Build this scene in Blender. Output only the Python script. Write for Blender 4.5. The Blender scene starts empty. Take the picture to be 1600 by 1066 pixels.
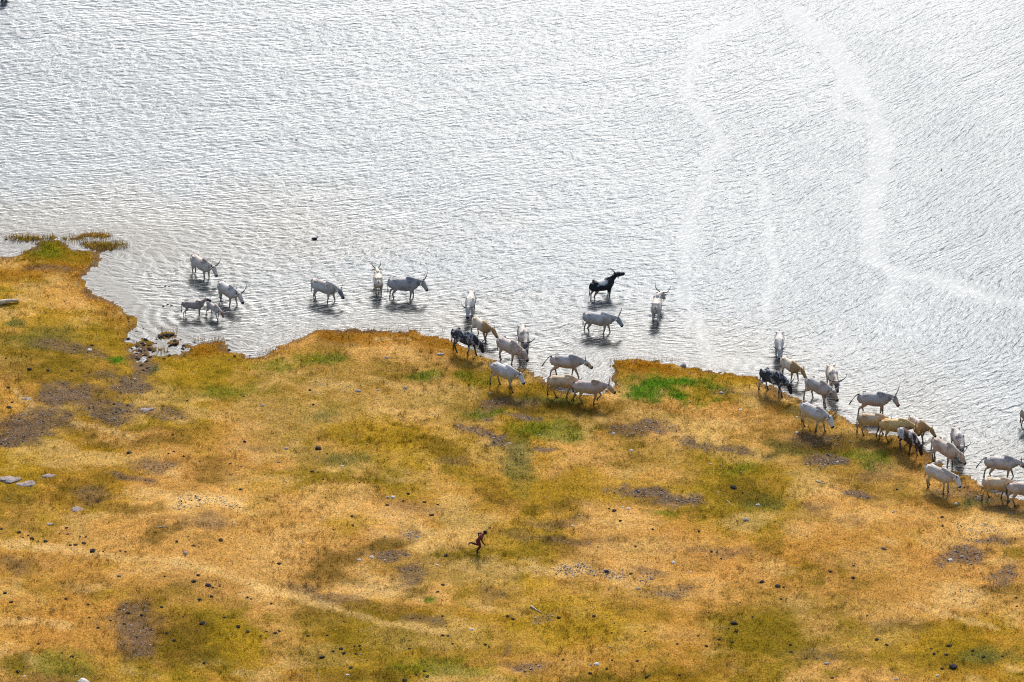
import bpy, math, random
import numpy as np
from mathutils import Vector, Matrix, Quaternion

# ------------------------------------------------------------------ camera, sky, sun, exposure
S = bpy.context.scene
C = S.collection
PW, PH = 1600.0, 1066.0
ELEV, ALT, LENS = math.radians(29.0), 159.5, 200.0
SUN_EL, SUN_AZ = math.radians(37.5), math.radians(6.0)

cam = bpy.data.objects.new('camera', bpy.data.cameras.new('camera'))
C.objects.link(cam)
cam.data.sensor_width = 36.0
cam.data.lens = LENS
cam.data.clip_start = 1.0
cam.data.clip_end = 9000.0
cam.location = (0, 0, ALT)
cam.rotation_euler = (math.pi / 2 - ELEV, 0, 0)
S.camera = cam

w = bpy.data.worlds.new('World')
S.world = w
w.use_nodes = True
wn = w.node_tree.nodes
sky = wn.new('ShaderNodeTexSky')
sky.sky_type = 'NISHITA'
sky.sun_disc = False
sky.sun_elevation = SUN_EL
sky.sun_rotation = SUN_AZ
sky.air_density = 1.0
sky.dust_density = 3.0
sky.ozone_density = 1.6
wn['Background'].inputs['Strength'].default_value = 0.135
w.node_tree.links.new(sky.outputs[0], wn['Background'].inputs['Color'])

sun = bpy.data.objects.new('sun', bpy.data.lights.new('sun', 'SUN'))
C.objects.link(sun)
sun.data.energy = 2.55
sun.data.angle = math.radians(10.0)
sun.data.color = (1.0, 0.993, 0.982)
sd_ = Vector((math.sin(SUN_AZ) * math.cos(SUN_EL), math.cos(SUN_AZ) * math.cos(SUN_EL), math.sin(SUN_EL)))
sun.rotation_euler = (-sd_).to_track_quat('-Z', 'Y').to_euler()

S.view_settings.view_transform = 'Standard'
S.view_settings.look = 'None'
S.view_settings.gamma = 1.0
S.view_settings.exposure = 0.66
S.render.engine = 'CYCLES'
S.cycles.max_bounces = 6
S.cycles.diffuse_bounces = 2
S.cycles.glossy_bounces = 2
S.cycles.transparent_max_bounces = 6
S.cycles.caustics_reflective = False
S.cycles.caustics_refractive = False
S.cycles.use_denoising = False
S.cycles.filter_width = 1.15

# ------------------------------------------------------------------ photo pixel <-> place
FX = LENS / 36.0 * PW
def ray(px, py):
    a, b = (px - PW / 2) / FX, -(py - PH / 2) / FX
    f = (0.0, math.cos(ELEV), -math.sin(ELEV))
    u = (0.0, math.sin(ELEV), math.cos(ELEV))
    return (a, f[1] + b * u[1], f[2] + b * u[2])
def at(px, py, z=0.0):
    r = ray(px, py)
    t = (z - ALT) / r[2]
    return (r[0] * t, r[1] * t)

# ------------------------------------------------------------------ numpy noise
def _hash(ix, iy, seed):
    h = (ix.astype(np.int64) * 374761393 + iy.astype(np.int64) * 668265263 + seed * 1274126177) & 0xffffffff
    h = ((h ^ (h >> 13)) * 1274126177) & 0xffffffff
    h = (h ^ (h >> 16)) & 0xffffff
    return h / float(0xffffff)
def vnoise(x, y, seed=0):
    x = np.asarray(x, float); y = np.asarray(y, float)
    ix, iy = np.floor(x), np.floor(y)
    fx, fy = x - ix, y - iy
    fx = fx * fx * fx * (fx * (fx * 6 - 15) + 10); fy = fy * fy * fy * (fy * (fy * 6 - 15) + 10)
    a, b = _hash(ix, iy, seed), _hash(ix + 1, iy, seed)
    c, d = _hash(ix, iy + 1, seed), _hash(ix + 1, iy + 1, seed)
    return (a + (b - a) * fx) * (1 - fy) + (c + (d - c) * fx) * fy
def fbm(x, y, seed=0, octv=4, gain=0.5):
    s = 0.0; amp = 1.0; tot = 0.0
    x = np.asarray(x, float); y = np.asarray(y, float)
    for o in range(octv):
        cx, sx = math.cos(0.6 * o), math.sin(0.6 * o)
        s = s + amp * vnoise((x * cx - y * sx) * 2.03 ** o + 17 * o, (x * sx + y * cx) * 2.03 ** o - 9 * o, seed + o)
        tot += amp; amp *= gain
    return s / tot
def sstep(a, b, x):
    t = np.clip((x - a) / (b - a), 0, 1)
    return t * t * (3 - 2 * t)

# ------------------------------------------------------------------ the shoreline
SHORE = [(-900, 470), (-300, 425), (-60, 406), (0, 401), (25, 402), (35, 397), (45, 390), (58, 379), (75, 374), (95, 379), (110, 387), (130, 390),
 (150, 393), (156, 400), (150, 412), (140, 425), (131, 433), (129, 440), (135, 450), (150, 461), (170, 470), (185, 480),
 (200, 488), (210, 497), (215, 507), (212, 517), (206, 525), (203, 531), (214, 535), (222, 541), (230, 550), (240, 556), (252, 558),
 (263, 553), (276, 556), (287, 551), (301, 543), (313, 535), (330, 533), (350, 530), (358, 533), (354, 541), (362, 550),
 (377, 556), (395, 558), (410, 556), (425, 550), (440, 541), (455, 533), (470, 526), (490, 520), (520, 516), (550, 514),
 (590, 515), (625, 517), (655, 520), (690, 527), (710, 533), (725, 543), (745, 553), (757, 558), (766, 563), (778, 570), (800, 575),
 (822, 578), (838, 587), (850, 594), (860, 600), (868, 607), (880, 613), (900, 617), (920, 617), (938, 612), (950, 606),
 (955, 598), (953, 585), (955, 572), (963, 565), (985, 562), (1010, 563), (1035, 566), (1055, 568), (1066, 575), (1080, 574),
 (1100, 577), (1120, 582), (1150, 586), (1180, 589), (1192, 593), (1205, 602), (1220, 612), (1232, 618), (1245, 623), (1252, 629),
 (1265, 634), (1285, 638), (1304, 642), (1320, 651), (1338, 660), (1350, 668), (1362, 675), (1385, 680), (1405, 679),
 (1420, 683), (1432, 690), (1440, 698), (1450, 707), (1455, 714), (1462, 723), (1475, 732), (1500, 738), (1517, 744),
 (1533, 755), (1550, 766), (1575, 773), (1600, 780), (1680, 800), (1900, 850), (2600, 960)]
shore_w = np.array([at(*p) for p in SHORE])
poly_w = np.vstack([shore_w, [(1500., 150.), (1500., -1500.), (-1500., -1500.), (-1500., 300.)]])
ISLETS = [(35, 373, 27, 3.6), (75, 371, 8, 2.0), (163, 385, 36, 7.5), (152, 369, 18, 3.0), (118, 372, 10, 1.8),
          (258, 526, 13, 5), (273, 536, 9, 4.5), (246, 547, 10, 6), (262, 549, 8, 4), (240, 537, 5, 2.5), (290, 541, 5, 2.0)]
def wblob(cx, cy, rx, ry, rot=0.0):
    a = at(cx, cy); b = at(cx + 1, cy); c = at(cx, cy + 1)
    return a[0], a[1], rx * (b[0] - a[0]), ry * (a[1] - c[1]), math.radians(rot)

def shore_sd(x, y):
    """signed distance to the shoreline, positive on land"""
    x = np.asarray(x, float); y = np.asarray(y, float)
    P = poly_w; n = len(P)
    best = np.full(x.shape, 1e9); ins = np.zeros(x.shape, bool)
    for i in range(n):
        ax, ay = P[i]; bx, by = P[(i + 1) % n]
        dx, dy = bx - ax, by - ay
        t = np.clip(((x - ax) * dx + (y - ay) * dy) / (dx * dx + dy * dy + 1e-12), 0, 1)
        d = (x - ax - t * dx) ** 2 + (y - ay - t * dy) ** 2
        best = np.minimum(best, d)
        cond = (ay > y) != (by > y)
        if by != ay:
            ins ^= cond & (x < (bx - ax) * (y - ay) / (by - ay) + ax)
    d = np.sqrt(best)
    sd = np.where(ins, d, -d)
    for b in ISLETS:
        cx, cy, rx, ry, ro = wblob(*b)
        q = np.sqrt(((x - cx) / rx) ** 2 + ((y - cy) / ry) ** 2)
        sd = np.maximum(sd, (1 - q) * min(rx, ry) * 1.0)
    wob = (fbm(x * 0.9, y * 0.9, 5, 3) - 0.5) * 1.0 + (vnoise(x * 3.1, y * 3.1, 8) - 0.5) * 0.5
    return sd + wob * np.exp(-np.abs(sd) / 1.5) * 0.75

# the trampled muddy inlet lies just about at water level
INLET = wblob(222, 548, 26, 26)
def height(x, y, sd=None):
    x = np.asarray(x, float); y = np.asarray(y, float)
    if sd is None: sd = shore_sd(x, y)
    land = 0.03 * sstep(0, 0.7, sd) + 0.55 * (1 - np.exp(-np.maximum(sd, 0) / 9.0))
    land = land + sstep(0.3, 6, sd) * ((fbm(x * 0.11, y * 0.11, 31, 3) - 0.5) * 0.75)
    tus = (fbm(x * 1.6, y * 1.6, 41, 3) - 0.5) * 0.10 + (vnoise(x * 5.5, y * 5.5, 44) - 0.5) * 0.035
    land = land + tus * sstep(-0.1, 0.6, sd)
    d = np.maximum(-sd, 0)
    bed = -(0.035 + 0.17 * (1 - np.exp(-d / 3.0)) + 0.14 * sstep(9, 60, d))
    bed = bed + (vnoise(x * 2.2, y * 2.2, 47) - 0.5) * 0.05
    h = np.where(sd > 0, np.maximum(land, 0.012 + 0 * land), bed)
    q = np.sqrt(((x - INLET[0]) / INLET[2]) ** 2 + ((y - INLET[1]) / INLET[3]) ** 2)
    m = sstep(1.2, 0.5, q)
    return h * (1 - m) + m * ((fbm(x * 2.2, y * 2.2, 52, 3) - 0.47) * 0.30)

# ------------------------------------------------------------------ land colour (what grows where)
STRAW = (0.54, 0.305, 0.100); GOLD = (0.37, 0.225, 0.032); OLIVE = (0.185, 0.128, 0.017); GREEN = (0.085, 0.160, 0.018)
RUST = (0.255, 0.115, 0.018); MUD = (0.150, 0.096, 0.056); PALE = (0.66, 0.43, 0.17); ORANGE = (0.47, 0.238, 0.066); DKOL = (0.115, 0.072, 0.014)
TEAL = (0.07, 0.105, 0.035)
# (photo x, y, half-width, half-height, rotation, colour, cover, gravel)
BLOBS = [
 # broad grass tones
 (480, 655, 170, 50, 5, OLIVE, .45, 0), (520, 725, 110, 32, 5, OLIVE, .6, 0), (330, 580, 130, 25, -4, GOLD, .6, 0), (640, 700, 150, 35, 8, GOLD, .6, 0),
 (1080, 730, 160, 34, 5, OLIVE, .5, 0), (1240, 825, 70, 22, 0, OLIVE, .55, 0), (1210, 1010, 110, 70, 0, OLIVE, .85, 0), (330, 1005, 90, 50, 20, OLIVE, .75, 0),
 (880, 1000, 170, 60, 0, GOLD, .6, 0), (1010, 945, 80, 20, 0, OLIVE, .45, 0), (560, 1010, 160, 50, 0, OLIVE, .42, 0), (700, 905, 110, 45, 0, OLIVE, .5, 0),
 (90, 520, 120, 40, 0, GOLD, .6, 0), (60, 575, 90, 35, 0, OLIVE, .5, 0), (90, 398, 60, 18, 0, OLIVE, .8, 0), (1450, 1010, 140, 50, 0, GOLD, .5, 0),
 (1330, 1000, 90, 50, 0, OLIVE, .4, 0), (1560, 940, 70, 22, 0, OLIVE, .5, 0), (720, 880, 60, 12, 0, OLIVE, .6, 0), (20, 740, 60, 30, 0, GOLD, .5, 0),
 (230, 880, 240, 55, 5, STRAW, .6, 0), (110, 985, 150, 60, 0, ORANGE, .6, 0), (1350, 870, 150, 40, 0, ORANGE, .6, 0), (1420, 950, 170, 40, 0, STRAW, .6, 0),
 (1080, 855, 110, 30, 0, ORANGE, .6, 0), (1010, 880, 150, 26, 0, STRAW, .5, 0), (1080, 640, 100, 14, 3, ORANGE, .6, 0), (440, 805, 150, 40, 0, STRAW, .5, 0),
 (210, 690, 90, 20, 12, STRAW, .6, 0), (300, 700, 110, 30, 0, ORANGE, .45, 0), (470, 880, 70, 40, 10, STRAW, .55, 0), (1400, 800, 130, 25, 0, STRAW, .4, 0),
 (900, 770, 150, 26, 0, GOLD, .6, 0), (1130, 590, 60, 12, 8, GOLD, .5, 0), (20, 640, 40, 26, 0, ORANGE, .5, 0), (100, 470, 60, 20, 0, ORANGE, .5, 0),
 (1060, 1000, 60, 50, 0, ORANGE, .5, 0), (930, 1050, 200, 20, 0, ORANGE, .5, 0), (1150, 905, 60, 30, 0, ORANGE, .5, 0),
 (560, 600, 220, 40, 3, OLIVE, .45, 0), (820, 660, 220, 40, 3, OLIVE, .45, 0), (120, 545, 130, 40, 0, OLIVE, .45, 0), (1320, 740, 160, 40, 8, OLIVE, .45, 0), (80, 390, 70, 14, 0, OLIVE, .8, 0), (330, 610, 120, 24, 0, OLIVE, .5, 0), (620, 1030, 200, 40, 0, OLIVE, .3, 0), (1080, 610, 90, 16, 4, OLIVE, .6, 0), (1500, 1040, 120, 26, 0, OLIVE, .3, 0),
 (120, 890, 220, 60, 0, ORANGE, .4, 0), (90, 1010, 160, 50, 0, ORANGE, .5, 0), (420, 870, 160, 50, 5, ORANGE, .35, 0), (1130, 930, 160, 50, 0, ORANGE, .35, 0), (1430, 900, 160, 50, 0, ORANGE, .4, 0),
 # rusty sedge along the edge
 (600, 525, 150, 13, 1, RUST, .75, 0), (690, 545, 60, 20, 10, RUST, .6, 0), (110, 430, 50, 22, 20, RUST, .75, 0), (1000, 575, 60, 12, 2, RUST, .85, 0),
 (330, 545, 40, 13, -3, RUST, .7, 0), (1130, 585, 70, 9, 7, RUST, .5, 0), (1220, 640, 40, 18, 20, RUST, .6, 0), (190, 505, 30, 20, 30, RUST, .45, 0),
 (30, 430, 50, 16, 0, RUST, .6, 0), (900, 640, 60, 14, 0, RUST, .5, 0), (1420, 715, 40, 16, 10, RUST, .5, 0), (740, 600, 60, 22, 0, RUST, .4, 0), (1470, 790, 60, 18, 0, RUST, .4, 0),
 (820, 640, 120, 30, 3, DKOL, .35, 0), (1330, 700, 150, 36, 10, DKOL, .35, 0), (1500, 785, 80, 20, 5, DKOL, .3, 0), (730, 580, 70, 22, 5, DKOL, .3, 0), (1000, 645, 120, 18, 3, DKOL, .2, 0), (110, 600, 140, 30, 0, DKOL, .3, 0),
 # green
 (1042, 610, 76, 20, -6, GREEN, .95, 0), (1015, 620, 40, 10, 0, GREEN, .6, 0), (180, 569, 17, 6, 0, GREEN, .9, 0), (240, 577, 15, 8, 0, TEAL, .8, 0), (505, 568, 34, 9, 0, GREEN, .42, 0),
 (650, 592, 24, 7, 0, GREEN, .6, 0), (735, 600, 40, 14, 0, GREEN, .4, 0), (815, 735, 30, 40, 8, TEAL, .55, 0), (85, 1057, 55, 22, 0, GREEN, .45, 0),
 (700, 1058, 70, 14, 0, GREEN, .4, 0), (30, 512, 16, 9, 0, TEAL, .6, 0), (430, 577, 40, 16, 0, GREEN, .35, 0), (860, 680, 60, 12, 0, GREEN, .45, 0), (770, 652, 30, 9, 0, GREEN, .55, 0),
 (850, 632, 45, 9, 0, TEAL, .5, 0), (1255, 652, 40, 13, 0, TEAL, .5, 0), (1350, 720, 60, 14, 5, GREEN, .5, 0), (1240, 705, 40, 14, 0, TEAL, .5, 0), (1530, 790, 34, 8, -8, TEAL, .7, 0),
 (85, 384, 50, 14, 0, GREEN, .35, 0), (165, 385, 34, 7, 0, GREEN, .5, 0), (35, 373, 30, 5, 0, GREEN, .6, 0), (500, 655, 34, 10, 0, TEAL, .4, 0), (540, 728, 40, 9, 0, TEAL, .4, 0),
 (1190, 795, 45, 12, 0, TEAL, .4, 0), (678, 952, 12, 6, 0, GREEN, .7, 0), (1560, 1040, 40, 14, 0, TEAL, .5, 0), (1040, 812, 20, 6, 0, GREEN, .45, 0), (60, 540, 45, 20, 0, TEAL, .35, 0),
 (350, 620, 50, 14, 0, GREEN, .3, 0), (1150, 740, 50, 14, 0, GREEN, .3, 0), (25, 1060, 40, 14, 0, OLIVE, .8, 0), (380, 1035, 60, 25, 20, GOLD, .7, 0), (1595, 870, 40, 12, 0, OLIVE, .6, 0),
 # dark trodden earth and gravel
 (222, 556, 24, 34, 6, MUD, .95, .6), (190, 610, 66, 18, 5, MUD, .75, .8), (115, 632, 56, 16, 12, MUD, .8, .8), (60, 670, 66, 24, -10, MUD, .8, .5), (35, 692, 45, 16, 0, MUD, .75, .6),
 (150, 648, 70, 9, 8, MUD, .7, .8), (110, 555, 50, 11, 8, MUD, .6, .5), (262, 655, 44, 9, 8, MUD, .55, .4), (250, 698, 62, 9, 0, DKOL, .6, .1), (232, 735, 48, 11, 0, MUD, .6, .4), (205, 756, 46, 7, 10, MUD, .7, .4),
 (150, 785, 30, 16, 0, MUD, .55, .2), (215, 805, 50, 9, 0, DKOL, .5, .1), (305, 832, 45, 13, 0, MUD, .55, .2), (250, 852, 24, 13, -20, DKOL, .6, .1), (212, 1010, 36, 50, 8, MUD, .75, .5),
 (290, 1010, 60, 30, 15, DKOL, .5, .1), (30, 895, 40, 14, 0, MUD, .45, .2), (608, 883, 38, 11, 0, MUD, .7, .9), (598, 862, 36, 9, -8, DKOL, .7, .2), (645, 912, 36, 17, -20, MUD, .65, .6), (525, 905, 46, 24, -12, DKOL, .6, .1),
 (515, 945, 52, 12, 15, MUD, .55, .2), (640, 850, 26, 8, 0, MUD, .6, 1), (655, 940, 34, 12, 0, DKOL, .5, .1), (770, 935, 34, 12, 0, MUD, .4, .2), (655, 985, 34, 9, 10, MUD, .5, .3),
 (757, 692, 44, 12, 18, MUD, .75, 1), (700, 708, 70, 12, 14, DKOL, .5, .1), (715, 730, 30, 9, 5, MUD, .45, .2), (805, 664, 36, 7, 3, MUD, .8, 1), (795, 637, 46, 12, 0, MUD, .75, .3), (870, 650, 70, 14, 0, DKOL, .55, .1),
 (858, 716, 22, 6, 0, MUD, .7, 1), (1005, 674, 60, 9, 5, MUD, .7, .8), (1110, 700, 84, 10, 10, MUD, .65, .6), (930, 668, 60, 9, 0, DKOL, .4, .1), (1015, 784, 74, 10, 9, MUD, .8, .8), (935, 905, 74, 11, 4, MUD, .3, 1.4),
 (875, 826, 50, 8, 2, MUD, .45, .2), (890, 852, 50, 8, 3, MUD, .45, .2), (840, 845, 60, 9, 8, MUD, .35, .1), (1120, 876, 70, 7, 3, MUD, .45, .1), (1045, 940, 40, 11, 0, MUD, .5, .6), (1020, 905, 26, 6, 10, MUD, .5, .2),
 (1278, 690, 42, 13, 0, MUD, .8, .5), (1285, 726, 38, 9, 3, MUD, .75, 1), (1265, 700, 56, 16, 0, DKOL, .5, .1), (1345, 690, 80, 14, 0, DKOL, .55, .1), (1380, 745, 40, 12, 0, MUD, .4, .1), (1200, 660, 50, 16, 0, RUST, .4, 0),
 (1352, 777, 32, 6, 0, MUD, .8, 1.2), (1275, 805, 36, 12, 0, MUD, .5, .1), (1510, 883, 44, 13, -8, MUD, .75, .9), (1570, 908, 42, 14, -25, MUD, .7, .8), (1550, 930, 40, 10, 0, DKOL, .5, .2), (1550, 855, 34, 6, -5, MUD, .7, 1),
 (1525, 835, 50, 16, 0, PALE, .35, 1.0), (1340, 760, 40, 7, 0, DKOL, .4, 0), (830, 1060, 34, 10, 0, MUD, .6, .9), (1400, 985, 60, 12, 0, MUD, .35, .1), (1270, 1030, 60, 20, 0, MUD, .35, .4), (1500, 770, 50, 14, 0, MUD, .5, .4), (1560, 785, 40, 8, 0, MUD, .5, .5),
 (1570, 800, 30, 6, 0, MUD, .4, .3), (1420, 990, 40, 8, 0, DKOL, .4, 0), (60, 425, 40, 6, 0, MUD, .6, .2), (45, 1045, 5, 22, -8, MUD, .5, 0), (792, 1030, 5, 16, 0, MUD, .5, 0), (1100, 980, 10, 12, 0, DKOL, .4, 0), (890, 980, 3, 9, 0, RUST, .7, 0),
 (1270, 655, 40, 12, 10, MUD, .4, .1), (1180, 620, 50, 8, 6, MUD, .35, .2), (860, 980, 26, 7, -15, MUD, .4, .5), (480, 740, 30, 6, 0, OLIVE, .5, 0), (600, 790, 90, 9, 3, DKOL, .25, 0), (530, 757, 90, 7, 3, OLIVE, .6, 0),
 (640, 805, 40, 8, 8, MUD, .4, .1), (1340, 830, 60, 8, 5, MUD, .3, 0), (1320, 935, 120, 10, 0, ORANGE, .4, 0), (300, 780, 30, 6, 0, DKOL, .3, 0), (390, 705, 30, 7, 0, MUD, .3, .1),
 # pale worn ground
 (335, 797, 62, 14, 4, PALE, .75, .7), (250, 785, 50, 8, 0, PALE, .4, 0), (570, 935, 36, 22, 0, PALE, .5, .2), (605, 825, 46, 20, 8, PALE, .4, .4), (1500, 935, 36, 26, 10, PALE, .5, .2), (880, 900, 90, 14, 3, PALE, .55, .3),
 (510, 612, 46, 11, 0, PALE, .4, .3), (640, 606, 90, 8, 6, PALE, .3, 0), (60, 862, 80, 7, 4, PALE, .45, .2), (245, 900, 80, 16, 0, PALE, .35, 0), (230, 820, 20, 3, 0, PALE, .4, 0), (80, 655, 0.1, 0.1, 0, PALE, 0, 0),
 (1000, 868, 90, 12, 2, PALE, .25, .1), (1240, 960, 50, 14, 0, PALE, .3, 0), (130, 930, 50, 8, 0, PALE, .3, .2), (440, 880, 40, 30, 0, PALE, .25, .1), (1340, 890, 60, 14, 0, PALE, .25, 0), (760, 900, 40, 14, 0, PALE, .3, .1),
 (1380, 860, 20, 6, 0, PALE, .4, 0), (420, 760, 50, 8, 0, PALE, .25, .2), (640, 630, 60, 8, 0, PALE, .2, 0), (980, 745, 50, 8, 0, PALE, .2, 0)]
TRACKS = [([(112, 671), (140, 672), (170, 680), (205, 690)], 4), ([(14, 612), (28, 628), (52, 648)], 5), ([(30, 472), (55, 476), (82, 487)], 4),
          ([(400, 930), (470, 950), (540, 970), (610, 992), (690, 1004)], 11), ([(0, 862), (90, 868), (200, 888), (330, 905), (420, 935)], 12), ([(1430, 955), (1480, 972), (1545, 990)], 9),
          ([(590, 534), (630, 530), (650, 536)], 3), ([(0, 990), (60, 985), (110, 995)], 10)]
_BW = [wblob(*b[:5]) + (np.array(b[5]), b[6], b[7]) for b in BLOBS]
_TW = [([at(*p) for p in pts], wd / 27.0) for pts, wd in TRACKS]

def land_paint(x, y, sd):
    x = np.asarray(x, float); y = np.asarray(y, float)
    n1 = fbm(x * 0.16, y * 0.13, 3, 4); n2 = fbm(x * 0.33, y * 0.27, 13, 4); n3 = fbm(x * 1.1, y * 0.9, 23, 3)
    col = np.empty(x.shape + (3,)); col[:] = STRAW
    def mix(c, m):
        nonlocal col
        m = np.clip(m, 0, 1)[..., None]
        col = col * (1 - m) + np.array(c) * m
    mix(GOLD, sstep(.42, .58, n1) * .8)
    mix(ORANGE, sstep(.5, .62, n2) * .35)
    mix(OLIVE, sstep(.52, .66, n1 * .6 + n3 * .4) * .7); mix(RUST, sstep(.54, .68, fbm(x * .21, y * .3, 37, 4)) * .38)
    n4 = fbm(x * .30, y * .42, 33, 4)
    mix(DKOL, sstep(.52, .72, n4) * .62); mix(PALE, sstep(.47, .32, n4) * .45)
    grav = np.zeros(x.shape); fade = sstep(400, 370, np.abs(x) + np.abs(y - 300))
    wx = (fbm(x * .5, y * .5, 61, 4) - .5) * 3.0 + (vnoise(x * 2.4, y * 2.4, 66) - .5) * .55; wy = (fbm(x * .5, y * .5, 71, 4) - .5) * 4.2 + (vnoise(x * 2.4, y * 2.4, 76) - .5) * .7
    brk = fbm(x * 1.4, y * 1.1, 83, 3) - .5
    for cx, cy, rx, ry, ro, c, cov, g in _BW:
        k = np.abs(x - cx) < (rx * 1.9 + 2.2)
        k &= np.abs(y - cy) < (ry * 1.9 + rx * .4 + 3)
        if not k.any(): continue
        s = min(1.0, .35 + rx * .28)
        dx = x[k] - cx + wx[k] * s; dy = y[k] - cy + wy[k] * s * min(1, .3 + ry * .3)
        # rotation in the photo plane is carried over as a shear of the ground ellipse
        dy = dy + math.tan(ro) * dx * (ry / max(rx, .01)) * (rx / max(ry, .01)) * 2.2
        d = np.sqrt((dx / rx) ** 2 + (dy / ry) ** 2)
        m = sstep(1.45, .35, d + brk[k] * 1.0) * min(1.0, cov * 1.12)
        col[k] = col[k] * (1 - m[:, None]) + c * m[:, None]
        if g: grav[k] = np.maximum(grav[k], sstep(1.15, .5, d + brk[k] * 1.2) * g)
        elif cov > .6: grav[k] *= (1 - m * .7)
    for pts, wd in _TW:
        best = np.full(x.shape, 1e9)
        for (ax, ay), (bx, by) in zip(pts[:-1], pts[1:]):
            dx, dy = bx - ax, by - ay
            t = np.clip(((x - ax) * dx + (y - ay) * dy) / (dx * dx + dy * dy), 0, 1)
            best = np.minimum(best, np.hypot(x - ax - t * dx, (y - ay - t * dy)))
        mix(PALE, sstep(wd * 1.3, wd * .3, best + brk * .8) * .52)
    # wet mud rim and lake bed
    mix(RUST, sstep(1.6, .2, sd) * sstep(.35, .6, n2 * .5 + n3 * .5) * .45)
    mix(MUD, sstep(.42, .05, sd + (n3 - .5) * 1.2) * .75)
    mix((0.16, 0.095, 0.022), sstep(.0, -.12, sd))
    lum = col @ np.array([.3, .59, .11]); col = np.clip(lum[..., None] + (col - lum[..., None]) * 1.07, .006, 1) * .95
    grav = np.maximum(grav, sstep(.9, .1, np.abs(sd)) * sstep(.50, .66, n3) * .8)
    return col, grav

# ------------------------------------------------------------------ mesh and material helpers
def mesh_np(name, verts, faces, smooth=False, colors=None, cname='Col'):
    me = bpy.data.meshes.new(name)
    verts = np.ascontiguousarray(verts, dtype=np.float32); faces = np.ascontiguousarray(faces, dtype=np.int32)
    k = faces.shape[1]
    me.vertices.add(len(verts)); me.vertices.foreach_set('co', verts.ravel())
    me.loops.add(faces.size); me.loops.foreach_set('vertex_index', faces.ravel())
    me.polygons.add(len(faces)); me.polygons.foreach_set('loop_start', np.arange(len(faces), dtype=np.int32) * k)
    me.polygons.foreach_set('loop_total', np.full(len(faces), k, dtype=np.int32))
    if smooth: me.polygons.foreach_set('use_smooth', np.ones(len(faces), dtype=bool))
    if colors is not None: add_color(me, colors, cname)
    me.update(calc_edges=True)
    return me
def add_color(me, colors, cname='Col'):
    a = me.attributes.new(cname, 'FLOAT_COLOR', 'POINT')
    c = np.ones((len(colors), 4), dtype=np.float32); c[:, :3] = colors
    a.data.foreach_set('color', c.ravel())
def link(name, me, mat=None, parent=None):
    o = bpy.data.objects.new(name, me); C.objects.link(o)
    if mat is not None and not me.materials: me.materials.append(mat)
    if parent is not None: o.parent = parent
    return o
def tag(o, label=None, cat=None, group=None, kind=None):
    if label: o['label'] = label
    if cat: o['category'] = cat
    if group: o['group'] = group
    if kind: o['kind'] = kind
    return o
def new_mat(name):
    m = bpy.data.materials.new(name); m.use_nodes = True
    nt = m.node_tree; nt.nodes.clear()
    return m, nt, nt.nodes, nt.links
def principled(name, color=None, rough=.8, attr=None, spec=.3, nscale=None, namt=.3, bump=None):
    m, nt, N, L = new_mat(name)
    out = N.new('ShaderNodeOutputMaterial'); b = N.new('ShaderNodeBsdfPrincipled')
    L.new(b.outputs[0], out.inputs[0])
    b.inputs['Roughness'].default_value = rough; b.inputs['Specular IOR Level'].default_value = spec
    src = None
    if attr:
        a = N.new('ShaderNodeAttribute'); a.attribute_name = attr; src = a.outputs['Color']
    else:
        r = N.new('ShaderNodeRGB'); r.outputs[0].default_value = (*color, 1); src = r.outputs[0]
    tc = N.new('ShaderNodeTexCoord')
    if nscale:
        nz = N.new('ShaderNodeTexNoise'); nz.inputs['Scale'].default_value = nscale; nz.inputs['Detail'].default_value = 4
        L.new(tc.outputs['Object'], nz.inputs['Vector'])
        mr = N.new('ShaderNodeMapRange'); mr.inputs[1].default_value = .3; mr.inputs[2].default_value = .7
        mr.inputs[3].default_value = 1 - namt; mr.inputs[4].default_value = 1 + namt
        L.new(nz.outputs[0], mr.inputs[0])
        mx = N.new('ShaderNodeVectorMath'); mx.operation = 'SCALE'
        L.new(src, mx.inputs[0]); L.new(mr.outputs[0], mx.inputs['Scale']); src = mx.outputs[0]
    if bump:
        nb = N.new('ShaderNodeTexNoise'); nb.inputs['Scale'].default_value = bump[0]; nb.inputs['Detail'].default_value = 3
        L.new(tc.outputs['Object'], nb.inputs['Vector'])
        bp = N.new('ShaderNodeBump'); bp.inputs['Distance'].default_value = bump[1]
        L.new(nb.outputs[0], bp.inputs['Height']); L.new(bp.outputs[0], b.inputs['Normal'])
    L.new(src, b.inputs['Base Color'])
    return m

def axis(lo, hi, step, far):
    core = np.arange(lo, hi + step * .5, step)
    g = step * 1.35 ** np.arange(1, 60); c = np.cumsum(g)
    c = c[c < far]
    return np.concatenate([lo - c[::-1], core, hi + c])
def grid_faces(nx, ny):
    i = np.arange(nx - 1)[None, :] + np.arange(ny - 1)[:, None] * nx
    return np.stack([i, i + 1, i + 1 + nx, i + nx], -1).reshape(-1, 4)

# ------------------------------------------------------------------ ground (land and lake bed, one sheet)
xs = axis(-37, 37, .15, 2500)
y1 = np.arange(246, 305, .15); y2 = 305 + np.cumsum(.15 * 1.05 ** np.arange(1, 130)); y2 = y2[y2 < 4000]
y0 = 246 - np.cumsum(.15 * 1.35 ** np.arange(1, 40)); y0 = y0[y0 > -1500][::-1]
ys = np.concatenate([y0, y1, y2])
GX, GY = np.meshgrid(xs, ys)
gsd = shore_sd(GX, GY)
GZ = height(GX, GY, gsd)
gcol, ggrav = land_paint(GX, GY, gsd)
fine = fbm(GX * 3.2, GY * 3.2, 91, 2)
gcol_g = gcol * (0.80 + .36 * fine)[..., None]
ground_me = mesh_np('ground', np.stack([GX, GY, GZ], -1).reshape(-1, 3), grid_faces(len(xs), len(ys)), True, gcol_g.reshape(-1, 3))
m, nt, N, L = new_mat('dry_grassland')
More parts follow.
